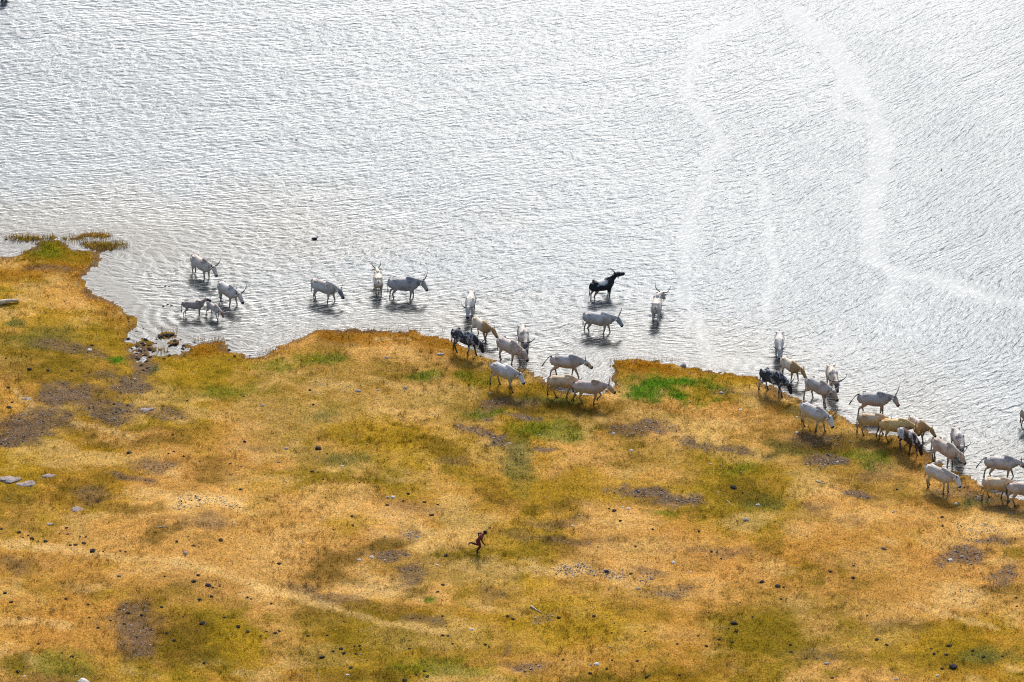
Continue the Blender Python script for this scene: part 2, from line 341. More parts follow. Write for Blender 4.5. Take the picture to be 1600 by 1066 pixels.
out = N.new('ShaderNodeOutputMaterial'); b = N.new('ShaderNodeBsdfPrincipled'); L.new(b.outputs[0], out.inputs[0])
b.inputs['Roughness'].default_value = .95; b.inputs['Specular IOR Level'].default_value = .0
at_ = N.new('ShaderNodeAttribute'); at_.attribute_name = 'Col'
tc = N.new('ShaderNodeTexCoord')
nz = N.new('ShaderNodeTexNoise'); nz.inputs['Scale'].default_value = 9.0; nz.inputs['Detail'].default_value = 5; nz.inputs['Roughness'].default_value = .7
L.new(tc.outputs['Object'], nz.inputs['Vector'])
ra = N.new('ShaderNodeMapRange'); ra.inputs[1].default_value = .33; ra.inputs[2].default_value = .67; ra.inputs[3].default_value = .45; ra.inputs[4].default_value = 1.4
L.new(nz.outputs[0], ra.inputs[0])
sc = N.new('ShaderNodeVectorMath'); sc.operation = 'SCALE'; L.new(at_.outputs['Color'], sc.inputs[0]); L.new(ra.outputs[0], sc.inputs['Scale'])
L.new(sc.outputs[0], b.inputs['Base Color'])
bp = N.new('ShaderNodeBump'); bp.inputs['Distance'].default_value = .05; bp.inputs['Strength'].default_value = .8
L.new(nz.outputs[0], bp.inputs['Height']); L.new(bp.outputs[0], b.inputs['Normal'])
M_ground = m
tag(link('ground', ground_me, M_ground), kind='structure')

def gz(x, y):
    return float(height(np.array([x]), np.array([y]))[0])
def on_ground(px, py):
    z = 0.0
    for _ in range(4):
        x, y = at(px, py, z); z = gz(x, y)
    return x, y, z

# ------------------------------------------------------------------ which cattle stand where (photo pixel of the point between the hooves)
CATTLE_SPOTS = []

# ------------------------------------------------------------------ cattle
def tube(V, F, pts, rad, side=(0, 1, 0), seg=10, sides=None):
    """sweep ellipses (half-width along side, half-height across it) along pts"""
    pts = [Vector(p) for p in pts]; n = len(pts); base = len(V)
    for i, p in enumerate(pts):
        t = (pts[min(i + 1, n - 1)] - pts[max(i - 1, 0)]).normalized()
        s = Vector(sides[i] if sides else side); s = (s - t * s.dot(t)).normalized(); u = t.cross(s)
        r = rad[i]; rw, rh = (r, r) if not isinstance(r, tuple) else r
        for k in range(seg):
            a = 2 * math.pi * k / seg
            V.append(p + s * math.cos(a) * rw + u * math.sin(a) * rh)
    for i in range(n - 1):
        for k in range(seg):
            a = base + i * seg + k; b_ = base + i * seg + (k + 1) % seg
            F.append((a, b_, b_ + seg, a + seg))
    for e, q in ((0, 1), (n - 1, n - 2)):
        r = rad[e]; rr = r if not isinstance(r, tuple) else min(r)
        tip = pts[e] + (pts[e] - pts[q]).normalized() * rr * .6
        V.append(tip); c = len(V) - 1
        for k in range(seg):
            a = base + e * seg + k; b_ = base + e * seg + (k + 1) % seg
            F.append((b_, a, c) if e == 0 else (a, b_, c))
def ball(V, F, c, r, rot=None):
    c = Vector(c); n = 7; pts = []; base = len(V); seg = 10
    for i in range(1, n):
        th = math.pi * i / n
        for k in range(seg):
            a = 2 * math.pi * k / seg
            v = Vector((r[0] * math.sin(th) * math.cos(a), r[1] * math.sin(th) * math.sin(a), r[2] * math.cos(th)))
            V.append(c + (rot @ v if rot else v))
    for i in range(n - 2):
        for k in range(seg):
            a = base + i * seg + k; b_ = base + i * seg + (k + 1) % seg
            F.append((a, a + seg, b_ + seg, b_))
    for top in (0, 1):
        v = Vector((0, 0, r[2] * (1 if top == 0 else -1))); V.append(c + (rot @ v if rot else v)); q = len(V) - 1
        row = base if top == 0 else base + (n - 2) * seg
        for k in range(seg):
            a = row + k; b_ = row + (k + 1) % seg
            F.append((a, b_, q) if top == 0 else (b_, a, q))
def raw_mesh(name, V, F):
    me = bpy.data.meshes.new(name); me.from_pydata([tuple(v) for v in V], [], F); me.update(); return me

REMESH_JOBS = []
def rot_y(p, piv, ang):   # swing in the fore-and-aft plane; positive carries a hanging limb forward
    dx, dz = p[0] - piv[0], p[2] - piv[2]; c, s = math.cos(ang), math.sin(ang)
    return Vector((piv[0] + dx * c - dz * s, p[1], piv[2] + dx * s + dz * c))

def cow_shape(legs=(12, -10, -8, 10), lift=(), neck=12, headp=-48, yaw=0, hump=1.0, calf=False, fat=1.0, horn=.5, hornstyle='lyre', tail='down', ears=True):
    """returns raw body geometry and the data for horns and tail. legs: swing of front-left, front-right, hind-left, hind-right in degrees"""
    V, F = [], []
    k = .80 if calf else 1.0
    prof = [(-.80, 1.13, .10, .08), (-.76, 1.06, .21, .16), (-.68, 1.00, .30, .225), (-.56, .98, .32, .25), (-.40, .96, .315, .255), (-.18, .925, .335, .28),
            (.06, .905, .36, .295), (.28, .92, .37, .275), (.44, .95, .36, .235), (.58, .98, .31, .185), (.68, 1.0, .23, .14), (.74, 1.01, .14, .09)]
    tube(V, F, [(x, 0, z + (.04 if calf else 0)) for x, z, h, w_ in prof], [(w_ * .93 * fat * k, h * .97 * k) for x, z, h, w_ in prof], seg=16)
    for s in (-1, 1):   # hip bones
        ball(V, F, (-.50, s * .18 * k, 1.235), (.11, .06, .06)); ball(V, F, (.30, s * .17 * k, 1.14), (.09, .06, .14))
    if hump: ball(V, F, (.40, 0, 1.245), (.27 + .03 * hump, .085 + .02 * hump, .07 + .038 * hump), Matrix.Rotation(math.radians(14), 3, 'Y'))
    jit = 0
    for i, (s, front) in enumerate(((1, True), (-1, True), (1, False), (-1, False))):
        a = math.radians(legs[i]); lf = i in lift
        if front:
            P = [(.43, s * .13, 1.0), (.46, s * .155, .82), (.42, s * .16, .66), (.445, s * .15, .385), (.44, s * .145, .22), (.43, s * .145, .105), (.465, s * .145, .045), (.50, s * .145, .015)]
            R = [(.07, .16), (.085, .135), (.068, .082), (.046, .052), (.034, .037), (.037, .041), (.046, .052), (.040, .040)]
            piv = P[1]; knee = 3
        else:
            P = [(-.52, s * .12, 1.08), (-.50, s * .165, .90), (-.44, s * .17, .72), (-.56, s * .155, .56), (-.665, s * .145, .445), (-.645, s * .14, .25), (-.635, s * .14, .11), (-.60, s * .14, .045), (-.565, s * .14, .015)]
            R = [(.09, .17), (.105, .185), (.085, .125), (.052, .070), (.042, .052), (.034, .037), (.037, .041), (.046, .052), (.040, .040)]
            piv = P[1]; knee = 4
        Q = [Vector(p) if j <= 1 else rot_y(p, piv, a) for j, p in enumerate(P)]
        if lf:
            kp = Q[knee]; Q = [q if j <= knee else rot_y(q, kp, math.radians(-62 if front else -35)) for j, q in enumerate(Q)]
        else:
            foot = Q[-1].z; dz = .015 - foot     # keep the hoof on the ground
            for j in range(2, len(Q)):
                Q[j].z += dz * (piv[2] - P[j][2]) / (piv[2] - P[-1][2])
        R = [(r[0] * (.90 if calf else 1.08), r[1] * (.90 if calf else 1.08)) for r in R]
        tube(V, F, Q, R, seg=10)
    yw = math.radians(yaw)
    def side_at(f): return Vector((-math.sin(yw * f), math.cos(yw * f), 0))
    n0 = Vector((.50, 0, 1.07)); L_ = .50 * (.95 if calf else 1); na = math.radians(neck - (7 if abs(neck) < 20 else 0))
    def along(d, f, ang): return Vector((math.cos(ang) * math.cos(yw * f), math.cos(ang) * math.sin(yw * f), math.sin(ang))) * d
    n1 = n0 + along(L_ * .4, .35, na); n2 = n1 + along(L_ * .35, .7, na); poll = n2 + along(L_ * .28, 1, na)
    tube(V, F, [n0 - Vector((.12, 0, .02)), n0, n1, n2, poll], [(.14 * k, .26 * k), (.135 * k, .245 * k), (.11 * k, .20 * k), (.092 * k, .155 * k), (.085 * k, .12 * k)],
         sides=[side_at(0), side_at(.1), side_at(.4), side_at(.8), side_at(1)], seg=12)
    if not calf:   # dewlap
        lo = [Vector((.52, 0, .76)), Vector((.66, 0, .80)), n1 + Vector((.02, 0, -.20)), n2 + Vector((0, 0, -.14))]
        tube(V, F, lo, [(.04, .12), (.04, .12), (.035, .10), (.03, .06)], sides=[side_at(0), side_at(.1), side_at(.4), side_at(.8)], seg=8)
    ha = math.radians(headp - (11 if -52 < headp < -20 else 4 if headp <= -52 else 0)); hs = side_at(1); hd = along(1, 1, ha); hu = hd.cross(hs).normalized()
    hu = -hu if hu.z < 0 and abs(headp) < 80 else hu
    hl = .54 * (.78 if calf else 1); hw = .86 if calf else 1.12
    H = [poll - hd * .06 + hu * .02, poll + hd * .04 + hu * .015, poll + hd * .17 * hl / .5, poll + hd * .32 * hl / .5 - hu * .01, poll + hd * .44 * hl / .5 - hu * .012, poll + hd * hl - hu * .012]
    tube(V, F, H, [(.09 * hw, .10 * hw), (.115 * hw, .13 * hw), (.108 * hw, .13 * hw), (.088 * hw, .10 * hw), (.09 * hw, .092 * hw), (.078 * hw, .072 * hw)], side=hs, seg=12)
    for s in (-1, 1):
        e0 = poll + hs * s * .08 * hw - hu * .005; e1 = e0 + hs * s * .12 - Vector((0, 0, .015)) - hd * .02; e2 = e0 + hs * s * .24 - Vector((0, 0, .05)) - hd * .03
        tube(V, F, [e0, e1, e2], [(.026, .04), (.026, .07), (.018, .026)], side=hd, seg=8)
    horns = []
    ax = (hu * .55 + Vector((0, 0, 1)) * .75 - hd * .15).normalized()
    for s in (-1, 1):
        if horn <= 0: break
        pass
        b0 = poll + hs * s * .06 + hu * .075 - hd * .02; pts = []; rad = []
        for j in range(10):
            t = j / 9.0
            if hornstyle == 'lyre': o = hs * s * (.30 * math.sin(min(t * 2.2, 2.0)) * min(1, horn * 1.5)) + ax * horn * (t ** 1.25) + hd * .10 * horn * math.sin(t * 3)
            elif hornstyle == 'wide': o = hs * s * (.42 * math.sin(min(t * 1.8, 1.7)) * min(1.1, horn * 1.6)) + ax * horn * (t ** 1.8) * .85
            elif hornstyle == 'back': o = hs * s * (.13 * math.sin(t * 2.4)) + (ax * .8 - along(1, 1, 0) * .7).normalized() * horn * t + Vector((0, 0, .05 * t * t))
            else: o = hs * s * .06 * t + ax * horn * t - hd * .04 * t
            pts.append(b0 + o); rad.append(max(.006, (.036 if horn > .3 else .028) * (1 - t) ** .7))
        hv, hf = [], []
        tube(hv, hf, pts, rad, side=hd, seg=8)
        horns.append(raw_mesh('horn', hv, hf))
    tv, tf = [], []
    t0 = Vector((-.78, 0, 1.20))
    if tail == 'down': tp = [t0, (-.86, 0, 1.12), (-.885, .01, .9), (-.87, .02, .72), (-.86, .03, .60), (-.865, .03, .48), (-.87, .03, .36)]
    elif tail == 'out': tp = [t0, (-.90, 0, 1.16), (-1.02, .02, 1.02), (-1.11, .03, .88), (-1.18, .04, .75), (-1.24, .05, .64), (-1.29, .05, .55)]
    elif tail == 'left': tp = [t0, (-.86, .03, 1.12), (-.90, .08, .92), (-.90, .14, .76), (-.89, .19, .63), (-.89, .22, .52), (-.89, .24, .42)]
    else: tp = [t0, (-.86, -.03, 1.12), (-.91, -.10, .93), (-.92, -.17, .78), (-.93, -.23, .66), (-.95, -.27, .56), (-.97, -.29, .46)]
    tube(tv, tf, tp, [.035, .026, .020, .018, .030, .036, .010], seg=8)
    info = dict(poll=poll, muz=H[-1], hd=hd)
    return V, F, horns, raw_mesh('tail', tv, tf), info

WHITE = (.66, .62, .56); CREAM = (.62, .50, .34); GREY = (.36, .355, .36); TAN = (.56, .37, .17); BLACK = (.018, .018, .022); BROWN = (.07, .035, .02); LGREY = (.50, .49, .48)
def coat(me, info, base, second=None, pattern=None, face=None, socks=(.03, .027, .025), humpc=None, seed=1):
    n = len(me.vertices); co = np.empty(n * 3, np.float32); me.vertices.foreach_get('co', co); co = co.reshape(-1, 3).astype(float)
    x, y, z = co.T
    nz = fbm(x * 3 + y * 5 + seed * 7, z * 3.4 - y * 3, seed, 3); nz2 = fbm(x * 11 + seed + y * 9, z * 11 + y * 6, seed + 5, 2)
    c = np.empty((n, 3)); c[:] = base
    c *= np.array([1.05, .98, .90]) * (.80 + .40 * nz2)[:, None]
    def mix(col, m):
        nonlocal c
        m = np.clip(m, 0, 1)[:, None]; c = c * (1 - m) + np.array(col) * m
    if second is not None:
        if pattern == 'pied': mix(second, sstep(.57, .63, nz))
        elif pattern == 'saddle': mix(second, sstep(.34, .20, np.abs(x + .08 + .5 * (nz - .5))) * sstep(1.02, 1.12, z + .3 * (nz - .5))); mix((.30, .19, .11), sstep(.80, .70, z) * sstep(.1, -.1, x))
        elif pattern == 'roan': mix(second, sstep(.52, .66, nz * .5 + nz2 * .5) * .8)
        elif pattern == 'belly_bounce': mix(second, sstep(1.05, .80, z + .25 * (nz - .5)))  # tan belly hair plus warm ground-bounce light, painted into the coat
        elif pattern == 'fore': mix(second, sstep(.15, .45, x + .4 * (nz - .5)))
    mix(np.array(base) * np.array([.62, .48, .36]), sstep(.54, .74, fbm(x * 2.2 + seed, z * 2.6 + y * 2, seed + 9, 4)) * .6)
    if humpc is not None:
        mix(humpc, sstep(.32, .14, np.hypot(x - .36, (z - 1.33) * 1.1) + .12 * (nz - .5)) * .8)
    P, Mz = np.array(info['poll']), np.array(info['muz'])
    hd = np.array(info['hd']); t = (co - P) @ hd; perp = np.linalg.norm(co - P - t[:, None] * hd, axis=1)
    head = (perp < .17) & (t > -.02) & (x > .6)
    if face is not None: mix(face, head * sstep(-.02, .12, t))
    L_ = float(np.linalg.norm(Mz - P))
    mix((.022, .02, .02), head * sstep(L_ - .11, L_ - .06, t))
    eye = np.abs(t - .17 * L_ / .5) < .035
    mix((.02, .018, .016), head * eye * (np.abs((co - P) @ np.cross(hd, [0, 0, 1.0])) > .085))
    ear = (~head) & (np.linalg.norm(co - P, axis=1) < .30) & (perp > .17) & (z < P[2] + .08) & (x > .62)
    mix(np.array(base) * .45, ear * .7)
    if socks is not None:
        mix(socks, sstep(.50, .26, z + .16 * (nz - .5)) * .75)
    mix((.02, .018, .016), sstep(.09, .06, z))
    add_color(me, c, 'Coat')

M_hide = principled('cattle_hide', attr='Coat', rough=.72, spec=.25, nscale=14, namt=.10, bump=(26, .012))
M_horn = principled('horn_keratin', (.055, .048, .042), .45, spec=.45, nscale=9, namt=.4)
M_hornp = principled('horn_pale', (.30, .24, .17), .5, spec=.4, nscale=9, namt=.4)
M_tail = principled('tail_hair', (.30, .26, .22), .85, nscale=10, namt=.4)
M_taild = principled('tail_hair_dark', (.035, .03, .03), .85, nscale=10, namt=.4)

KINDS = {}; SRC = {}
def kind(key, shape, ct, hornmat=None, tailmat=None):
    SRC[key] = (shape, ct, hornmat, tailmat)
    V, F, horns, tail, info = cow_shape(**shape)
    o = bpy.data.objects.new('tmp', raw_mesh('tmp', V, F)); C.objects.link(o)
    r = o.modifiers.new('r', 'REMESH'); r.mode = 'VOXEL'; r.voxel_size = .023; r.use_smooth_shade = True
    s = o.modifiers.new('s', 'SMOOTH'); s.factor = .5; s.iterations = 4
    KINDS[key] = dict(tmp=o, horns=horns, tail=tail, info=info, coat=ct, hm=hornmat or M_horn, tm=tailmat or M_tail)

W1 = (16, -12, -14, 12); W2 = (-14, 16, 13, -15); ST = (4, -3, -4, 5); W3 = (22, -16, -18, 18)
kind('a', dict(legs=ST, neck=8, headp=-50, yaw=6, horn=.62, hump=.9), dict(base=(.60, .53, .47), humpc=(.30, .22, .17), seed=1))
kind('b', dict(legs=W1, neck=4, headp=-40, yaw=0, horn=.72, hump=.9), dict(base=(.56, .55, .54), humpc=(.30, .28, .27), second=(.52, .42, .33), pattern='belly_bounce', seed=2))
kind('c', dict(legs=(2, -2, 8, -6), neck=38, headp=-14, calf=True, hump=.3, horn=.10, hornstyle='stub', yaw=10), dict(base=(.34, .29, .27), face=(.05, .045, .05), seed=3), tailmat=M_taild)
kind('d', dict(legs=W2, neck=-8, headp=-50, calf=True, hump=.3, horn=.10, hornstyle='stub'), dict(base=(.55, .50, .46), face=(.28, .14, .08), seed=4))
kind('e', dict(legs=W1, neck=2, headp=-40, horn=.28, hump=.5, yaw=-6), dict(base=(.58, .56, .54), face=(.20, .19, .19), second=(.50, .42, .34), pattern='belly_bounce', seed=5))
kind('f', dict(legs=ST, neck=6, headp=-45, horn=.40, hump=.6, yaw=4), dict(base=(.66, .61, .52), second=(.45, .30, .16), pattern='belly_bounce', seed=6))
kind('g', dict(legs=(6, -8, -10, 8), neck=14, headp=-52, horn=.55, hump=1.0, hornstyle='lyre', yaw=-14), dict(base=(.38, .38, .385), humpc=(.20, .20, .20), second=(.42, .36, .30), pattern='belly_bounce', seed=7))
kind('h', dict(legs=ST, neck=-6, headp=-55, horn=.42, hump=.5, hornstyle='wide'), dict(base=(.68, .65, .60), face=(.46, .45, .45), seed=8))
kind('i', dict(legs=W2, neck=-2, headp=-40, horn=.16, hump=.5, hornstyle='stub', yaw=22, fat=.95), dict(base=(.66, .58, .46), second=(.46, .28, .11), pattern='fore', seed=9))
kind('j', dict(legs=W1, neck=-22, headp=-62, horn=.42, hump=.6, yaw=4), dict(base=(.028, .032, .042), second=(.42, .43, .45), pattern='roan', face=BLACK, seed=10), tailmat=M_taild)
kind('k', dict(legs=ST, neck=-2, headp=-62, horn=.62, hump=1.0, hornstyle='wide', yaw=-10), dict(base=(.60, .57, .52), face=(.10, .11, .13), humpc=(.20, .19, .19), seed=11))
kind('l', dict(legs=W1, neck=0, headp=-40, horn=.50, hump=1.1, yaw=-4), dict(base=(.47, .42, .39), second=(.44, .34, .25), pattern='belly_bounce', humpc=(.33, .26, .21), seed=12), hornmat=M_hornp, tailmat=M_tail)
kind('m', dict(legs=W2, neck=4, headp=-50, horn=.58, hump=.5, yaw=6, fat=1.05), dict(base=(.50, .50, .51), face=(.62, .60, .58), second=(.50, .38, .20), pattern='belly_bounce', seed=13))
kind('n', dict(legs=(-6, 26, 12, -14), neck=-4, headp=-26, horn=.22, hump=.7, tail='out', hornstyle='stub', fat=.92), dict(base=(.45, .45, .46), second=(.48, .34, .21), pattern='belly_bounce', humpc=(.26, .24, .23), seed=14), tailmat=M_taild)
kind('o', dict(legs=W3, neck=-20, headp=-50, horn=.20, hump=.5, hornstyle='stub', fat=.95), dict(base=(.56, .44, .30), second=(.50, .31, .11), pattern='belly_bounce', seed=15))
kind('p', dict(legs=W3, lift=(0,), neck=2, headp=-34, horn=.40, hump=1.0, tail='left', hornstyle='stub'), dict(base=(.45, .39, .36), second=(.44, .30, .14), pattern='belly_bounce', humpc=(.28, .18, .09), seed=16), tailmat=M_taild)
kind('q', dict(legs=ST, neck=33, headp=-4, fat=1.1, horn=.50, hump=.5, hornstyle='back'), dict(base=(.016, .018, .024), second=(.64, .60, .54), pattern='saddle', seed=17), tailmat=M_taild)
kind('r', dict(legs=W1, neck=8, headp=-42, horn=.62, hump=.7), dict(base=(.50, .49, .50), second=(.50, .37, .25), pattern='belly_bounce', face=(.30, .30, .30), seed=18))
kind('s', dict(legs=W2, neck=4, headp=-40, horn=.58, hump=.7, hornstyle='wide', yaw=-22, tail='right'), dict(base=(.64, .60, .54), humpc=(.36, .35, .35), seed=19))
kind('t', dict(legs=(6, -8, 10, -12), neck=14, headp=-52, horn=.55, hump=1.0, hornstyle='lyre', yaw=-14, tail='out'), dict(base=(.37, .375, .385), humpc=(.20, .20, .20), second=(.46, .30, .20), pattern='belly_bounce', seed=20), tailmat=M_taild)
kind('u', dict(legs=W3, neck=-14, headp=-48, horn=.22, hump=.5, hornstyle='stub', tail='left', fat=1.0), dict(base=(.58, .40, .17), second=(.50, .30, .09), pattern='belly_bounce', seed=21), tailmat=M_taild)
kind('v', dict(legs=W1, neck=-26, headp=-64, horn=.40, hump=.6), dict(base=(.060, .034, .024), second=(.50, .47, .44), pattern='pied', face=(.03, .016, .012), seed=22), tailmat=M_taild)
kind('w', dict(legs=W1, neck=6, headp=-45, horn=.4, hump=.7), dict(base=(.58, .47, .36), seed=23), tailmat=M_taild)
kind('x', dict(legs=ST, neck=6, headp=-45, horn=.5, hump=.7), dict(base=(.025, .025, .03), seed=24), tailmat=M_taild)

def variant(new, old, ct=None, **sh):
    s_, c_, hm_, tm_ = SRC[old]; s_ = dict(s_, **sh); c_ = dict(c_, **(ct or {})); kind(new, s_, c_, hm_, tm_)
variant('h2', 'h', dict(seed=41, base=(.60, .58, .55)), yaw=8, legs=W1); variant('i2', 'i', dict(seed=42), yaw=12, legs=W1, neck=2); variant('i3', 'i', dict(seed=43, base=(.62, .57, .50)), yaw=28, neck=-6)
variant('j2', 'j', dict(seed=44), legs=W2, neck=-16, yaw=-6); variant('k2', 'k', dict(seed=45, base=(.62, .56, .48)), yaw=4, neck=2); variant('k3', 'k', dict(seed=46, base=(.52, .50, .48)), yaw=-16, horn=.55)
variant('l2', 'l', dict(seed=47, base=(.44, .42, .41)), legs=W2, neck=4); variant('l3', 'l', dict(seed=48, base=(.50, .42, .36)), legs=ST, yaw=8); variant('m2', 'm', dict(seed=49), legs=W1, neck=0, yaw=-4); variant('m3', 'm', dict(seed=50, base=(.52, .50, .47)), legs=ST, neck=8)
variant('n2', 'n', dict(seed=51, base=(.48, .46, .44)), legs=(24, -8, -14, 12)); variant('o2', 'o', dict(seed=52), legs=W1); variant('o3', 'o', dict(seed=53, base=(.60, .48, .33)), legs=W2); variant('p2', 'p', dict(seed=54, base=(.48, .42, .38)), lift=(), legs=W1)
dg = bpy.context.evaluated_depsgraph_get()
for k_, d in KINDS.items():
    me = bpy.data.meshes.new_from_object(d['tmp'].evaluated_get(dg)); me.name = 'body'
    me.polygons.foreach_set('use_smooth', np.ones(len(me.polygons), dtype=bool))
    for mt in list(me.materials): pass
    me.materials.clear()
    coat(me, d['info'], **d['coat']); me.materials.append(M_hide); d['body'] = me
    for h in d['horns']:
        h.materials.append(d['hm']); h.polygons.foreach_set('use_smooth', np.ones(len(h.polygons), dtype=bool))
    d['tail'].materials.append(d['tm']); d['tail'].polygons.foreach_set('use_smooth', np.ones(len(d['tail'].polygons), dtype=bool))
for d in KINDS.values():
    t = d['tmp']; tm_ = t.data; bpy.data.objects.remove(t); bpy.data.meshes.remove(tm_)

RINGS = []
HERD = 'zebu cattle along the lake shore'
def cow(k, px, py, head, scale, name, label, cat='cow'):
    d = KINDS[k]; x, y, z = on_ground(px, py)
    e = bpy.data.objects.new(name, None); C.objects.link(e)
    e.empty_display_size = .3
    # both hoof pairs rest on the bed or turf
    hx, hy = math.cos(math.radians(head)), math.sin(math.radians(head))
    zf, zb = gz(x + hx * .5 * scale, y + hy * .5 * scale), gz(x - hx * .6 * scale, y - hy * .6 * scale)
    e.location = (x, y, (zf + zb) / 2 - .012); e.scale = (scale * .95, scale, scale * 1.02)
    e.rotation_euler = (0, -math.atan2(zf - zb, 1.1 * scale), math.radians(head))
    tag(e, label, cat, HERD)
    link('body', d['body'], None, e)
    for h in d['horns']: link('horn', h, None, e)
    link('tail', d['tail'], None, e)
    if z < 0:
        for q, (lx, ly) in enumerate(((.46, .15), (.46, -.15), (-.6, .14), (-.6, -.14))):
            RINGS.append((x + (hx * lx - hy * ly) * scale, y + (hy * lx + hx * ly) * scale, scale))
    return e

COWS = [
 ('a', 315, 436, -46, 1.08, 'zebu_cow', 'pinkish white long-horned cow wading farthest up in the group of four at left'),
 ('b', 357, 478, -48, 1.08, 'zebu_cow', 'grey long-horned cow walking down right beside the two calves at left'),
 ('c', 302, 496, 4, .84, 'zebu_calf', 'grey brown calf with raised dark head, leftmost of the cattle in the water', 'calf'),
 ('d', 335, 499, -50, .80, 'zebu_calf', 'small pale calf with reddish face between the other calf and its mother', 'calf'),
 ('e', 507, 472, -30, 1.08, 'zebu_cow', 'pale short-horned cow wading alone with a dark reflection below it'),
 ('f', 591, 460, 94, 1.06, 'zebu_cow', 'white cow seen from behind, left of the grey bull in the water'),
 ('g', 631, 469, -3, 1.14, 'zebu_bull', 'slate grey humped bull in side view standing in the shallows', 'bull'),
 ('h', 735, 494, -97, 1.08, 'zebu_cow', 'white cow facing the camera, at the top of the middle group'),
 ('i', 752, 530, -52, .98, 'zebu_cow', 'cream and tan cow directly behind the black roan cow of the middle group'),
 ('j', 726, 552, -32, 1.10, 'zebu_cow', 'black and grey roan cow with lowered head stepping onto the bank, middle group'),
 ('k', 818, 549, -80, 1.12, 'zebu_bull', 'white bull with dark face and wide horns facing the camera, middle group', 'bull'),
 ('l', 796, 567, -42, 1.14, 'zebu_bull', 'brownish grey humped bull at the water edge above the pale grey cow, middle group', 'bull'),
 ('m', 788, 606, -38, 1.14, 'zebu_cow', 'pale grey cow with white face and dark horns walking on the turf, middle group'),
 ('n', 883, 590, -1, 1.12, 'zebu_cow', 'slim grey cow striding right with tail held out, middle group'),
 ('o', 879, 619, -2, 1.04, 'zebu_cow', 'tan cow whose head is hidden behind the brown grey bull, middle group'),
 ('p', 921, 630, -6, 1.12, 'zebu_bull', 'brown grey humped bull with lifted foreleg left of the bright green grass', 'bull'),
 ('q', 941, 468, 28, 1.04, 'zebu_cow', 'black cow with white saddle raising its head high in the water'),
 ('r', 935, 523, -12, 1.12, 'zebu_cow', 'light grey long-horned cow wading below the black cow with white saddle'),
 ('s', 1026, 500, 82, 1.12, 'zebu_cow', 'white cow seen from behind with one wide horn showing at right'),
 ('h2', 1217, 557, -94, 1.06, 'zebu_cow', 'white cow facing the camera, at the top of the right group'),
 ('i2', 1234, 593, -52, .98, 'zebu_cow', 'cream and tan cow directly behind the black roan cow of the right group'),
 ('j2', 1208, 615, -34, 1.10, 'zebu_cow', 'black and grey roan cow with lowered head right of the rusty grass point'),
 ('k2', 1300, 612, -82, 1.12, 'zebu_bull', 'white bull with dark face and wide horns, nearest to the slate grey bull at right', 'bull'),
 ('l2', 1278, 630, -42, 1.14, 'zebu_bull', 'brownish grey humped bull in front of the dark-faced bull, right group', 'bull'),
 ('m2', 1270, 669, -38, 1.14, 'zebu_cow', 'pale grey cow with white face on the turf, right group, above the dark gravel'),
 ('t', 1364, 650, -1, 1.14, 'zebu_bull', 'slate grey horned bull with tail held out, above the tan cattle at right', 'bull'),
 ('o2', 1361, 680, -3, 1.04, 'zebu_cow', 'pale tan cow below the slate grey bull at right'),
 ('u', 1399, 690, -6, 1.12, 'zebu_cow', 'golden tan cow partly hidden by the dark brown cow'),
 ('i3', 1434, 685, -52, .96, 'zebu_cow', 'cream cow behind the dark brown cow near the right shore'),
 ('v', 1418, 706, -52, 1.04, 'zebu_cow', 'dark brown cow with lowered head in front of the tan cattle'),
 ('k3', 1496, 710, -78, 1.12, 'zebu_bull', 'white bull with dark face and wide horns, rightmost of the three such bulls', 'bull'),
 ('l3', 1473, 726, -43, 1.14, 'zebu_bull', 'brownish grey humped bull, rightmost of its kind, stepping ashore', 'bull'),
 ('m3', 1466, 766, -38, 1.14, 'zebu_cow', 'pale grey white-faced cow lowest on the right, walking on the turf'),
 ('n2', 1562, 749, -1, 1.12, 'zebu_cow', 'slim grey cow striding right with tail out near the right edge'),
 ('o3', 1557, 780, -2, 1.04, 'zebu_cow', 'tan cow at lower right below the slim grey cow'),
 ('p2', 1599, 790, -6, 1.12, 'zebu_bull', 'brown grey bull cut by the right edge of the picture, walking ashore', 'bull'),
 ('w', 1618, 674, -10, 1.06, 'zebu_cow', 'pale tan cow of which only the rump shows at the right edge, in water'),
 ('x', 9, 2, 84, 1.00, 'zebu_cow', 'dark cow at the top left corner, only its lower legs in the picture'),
]
for c_ in COWS: cow(*c_)

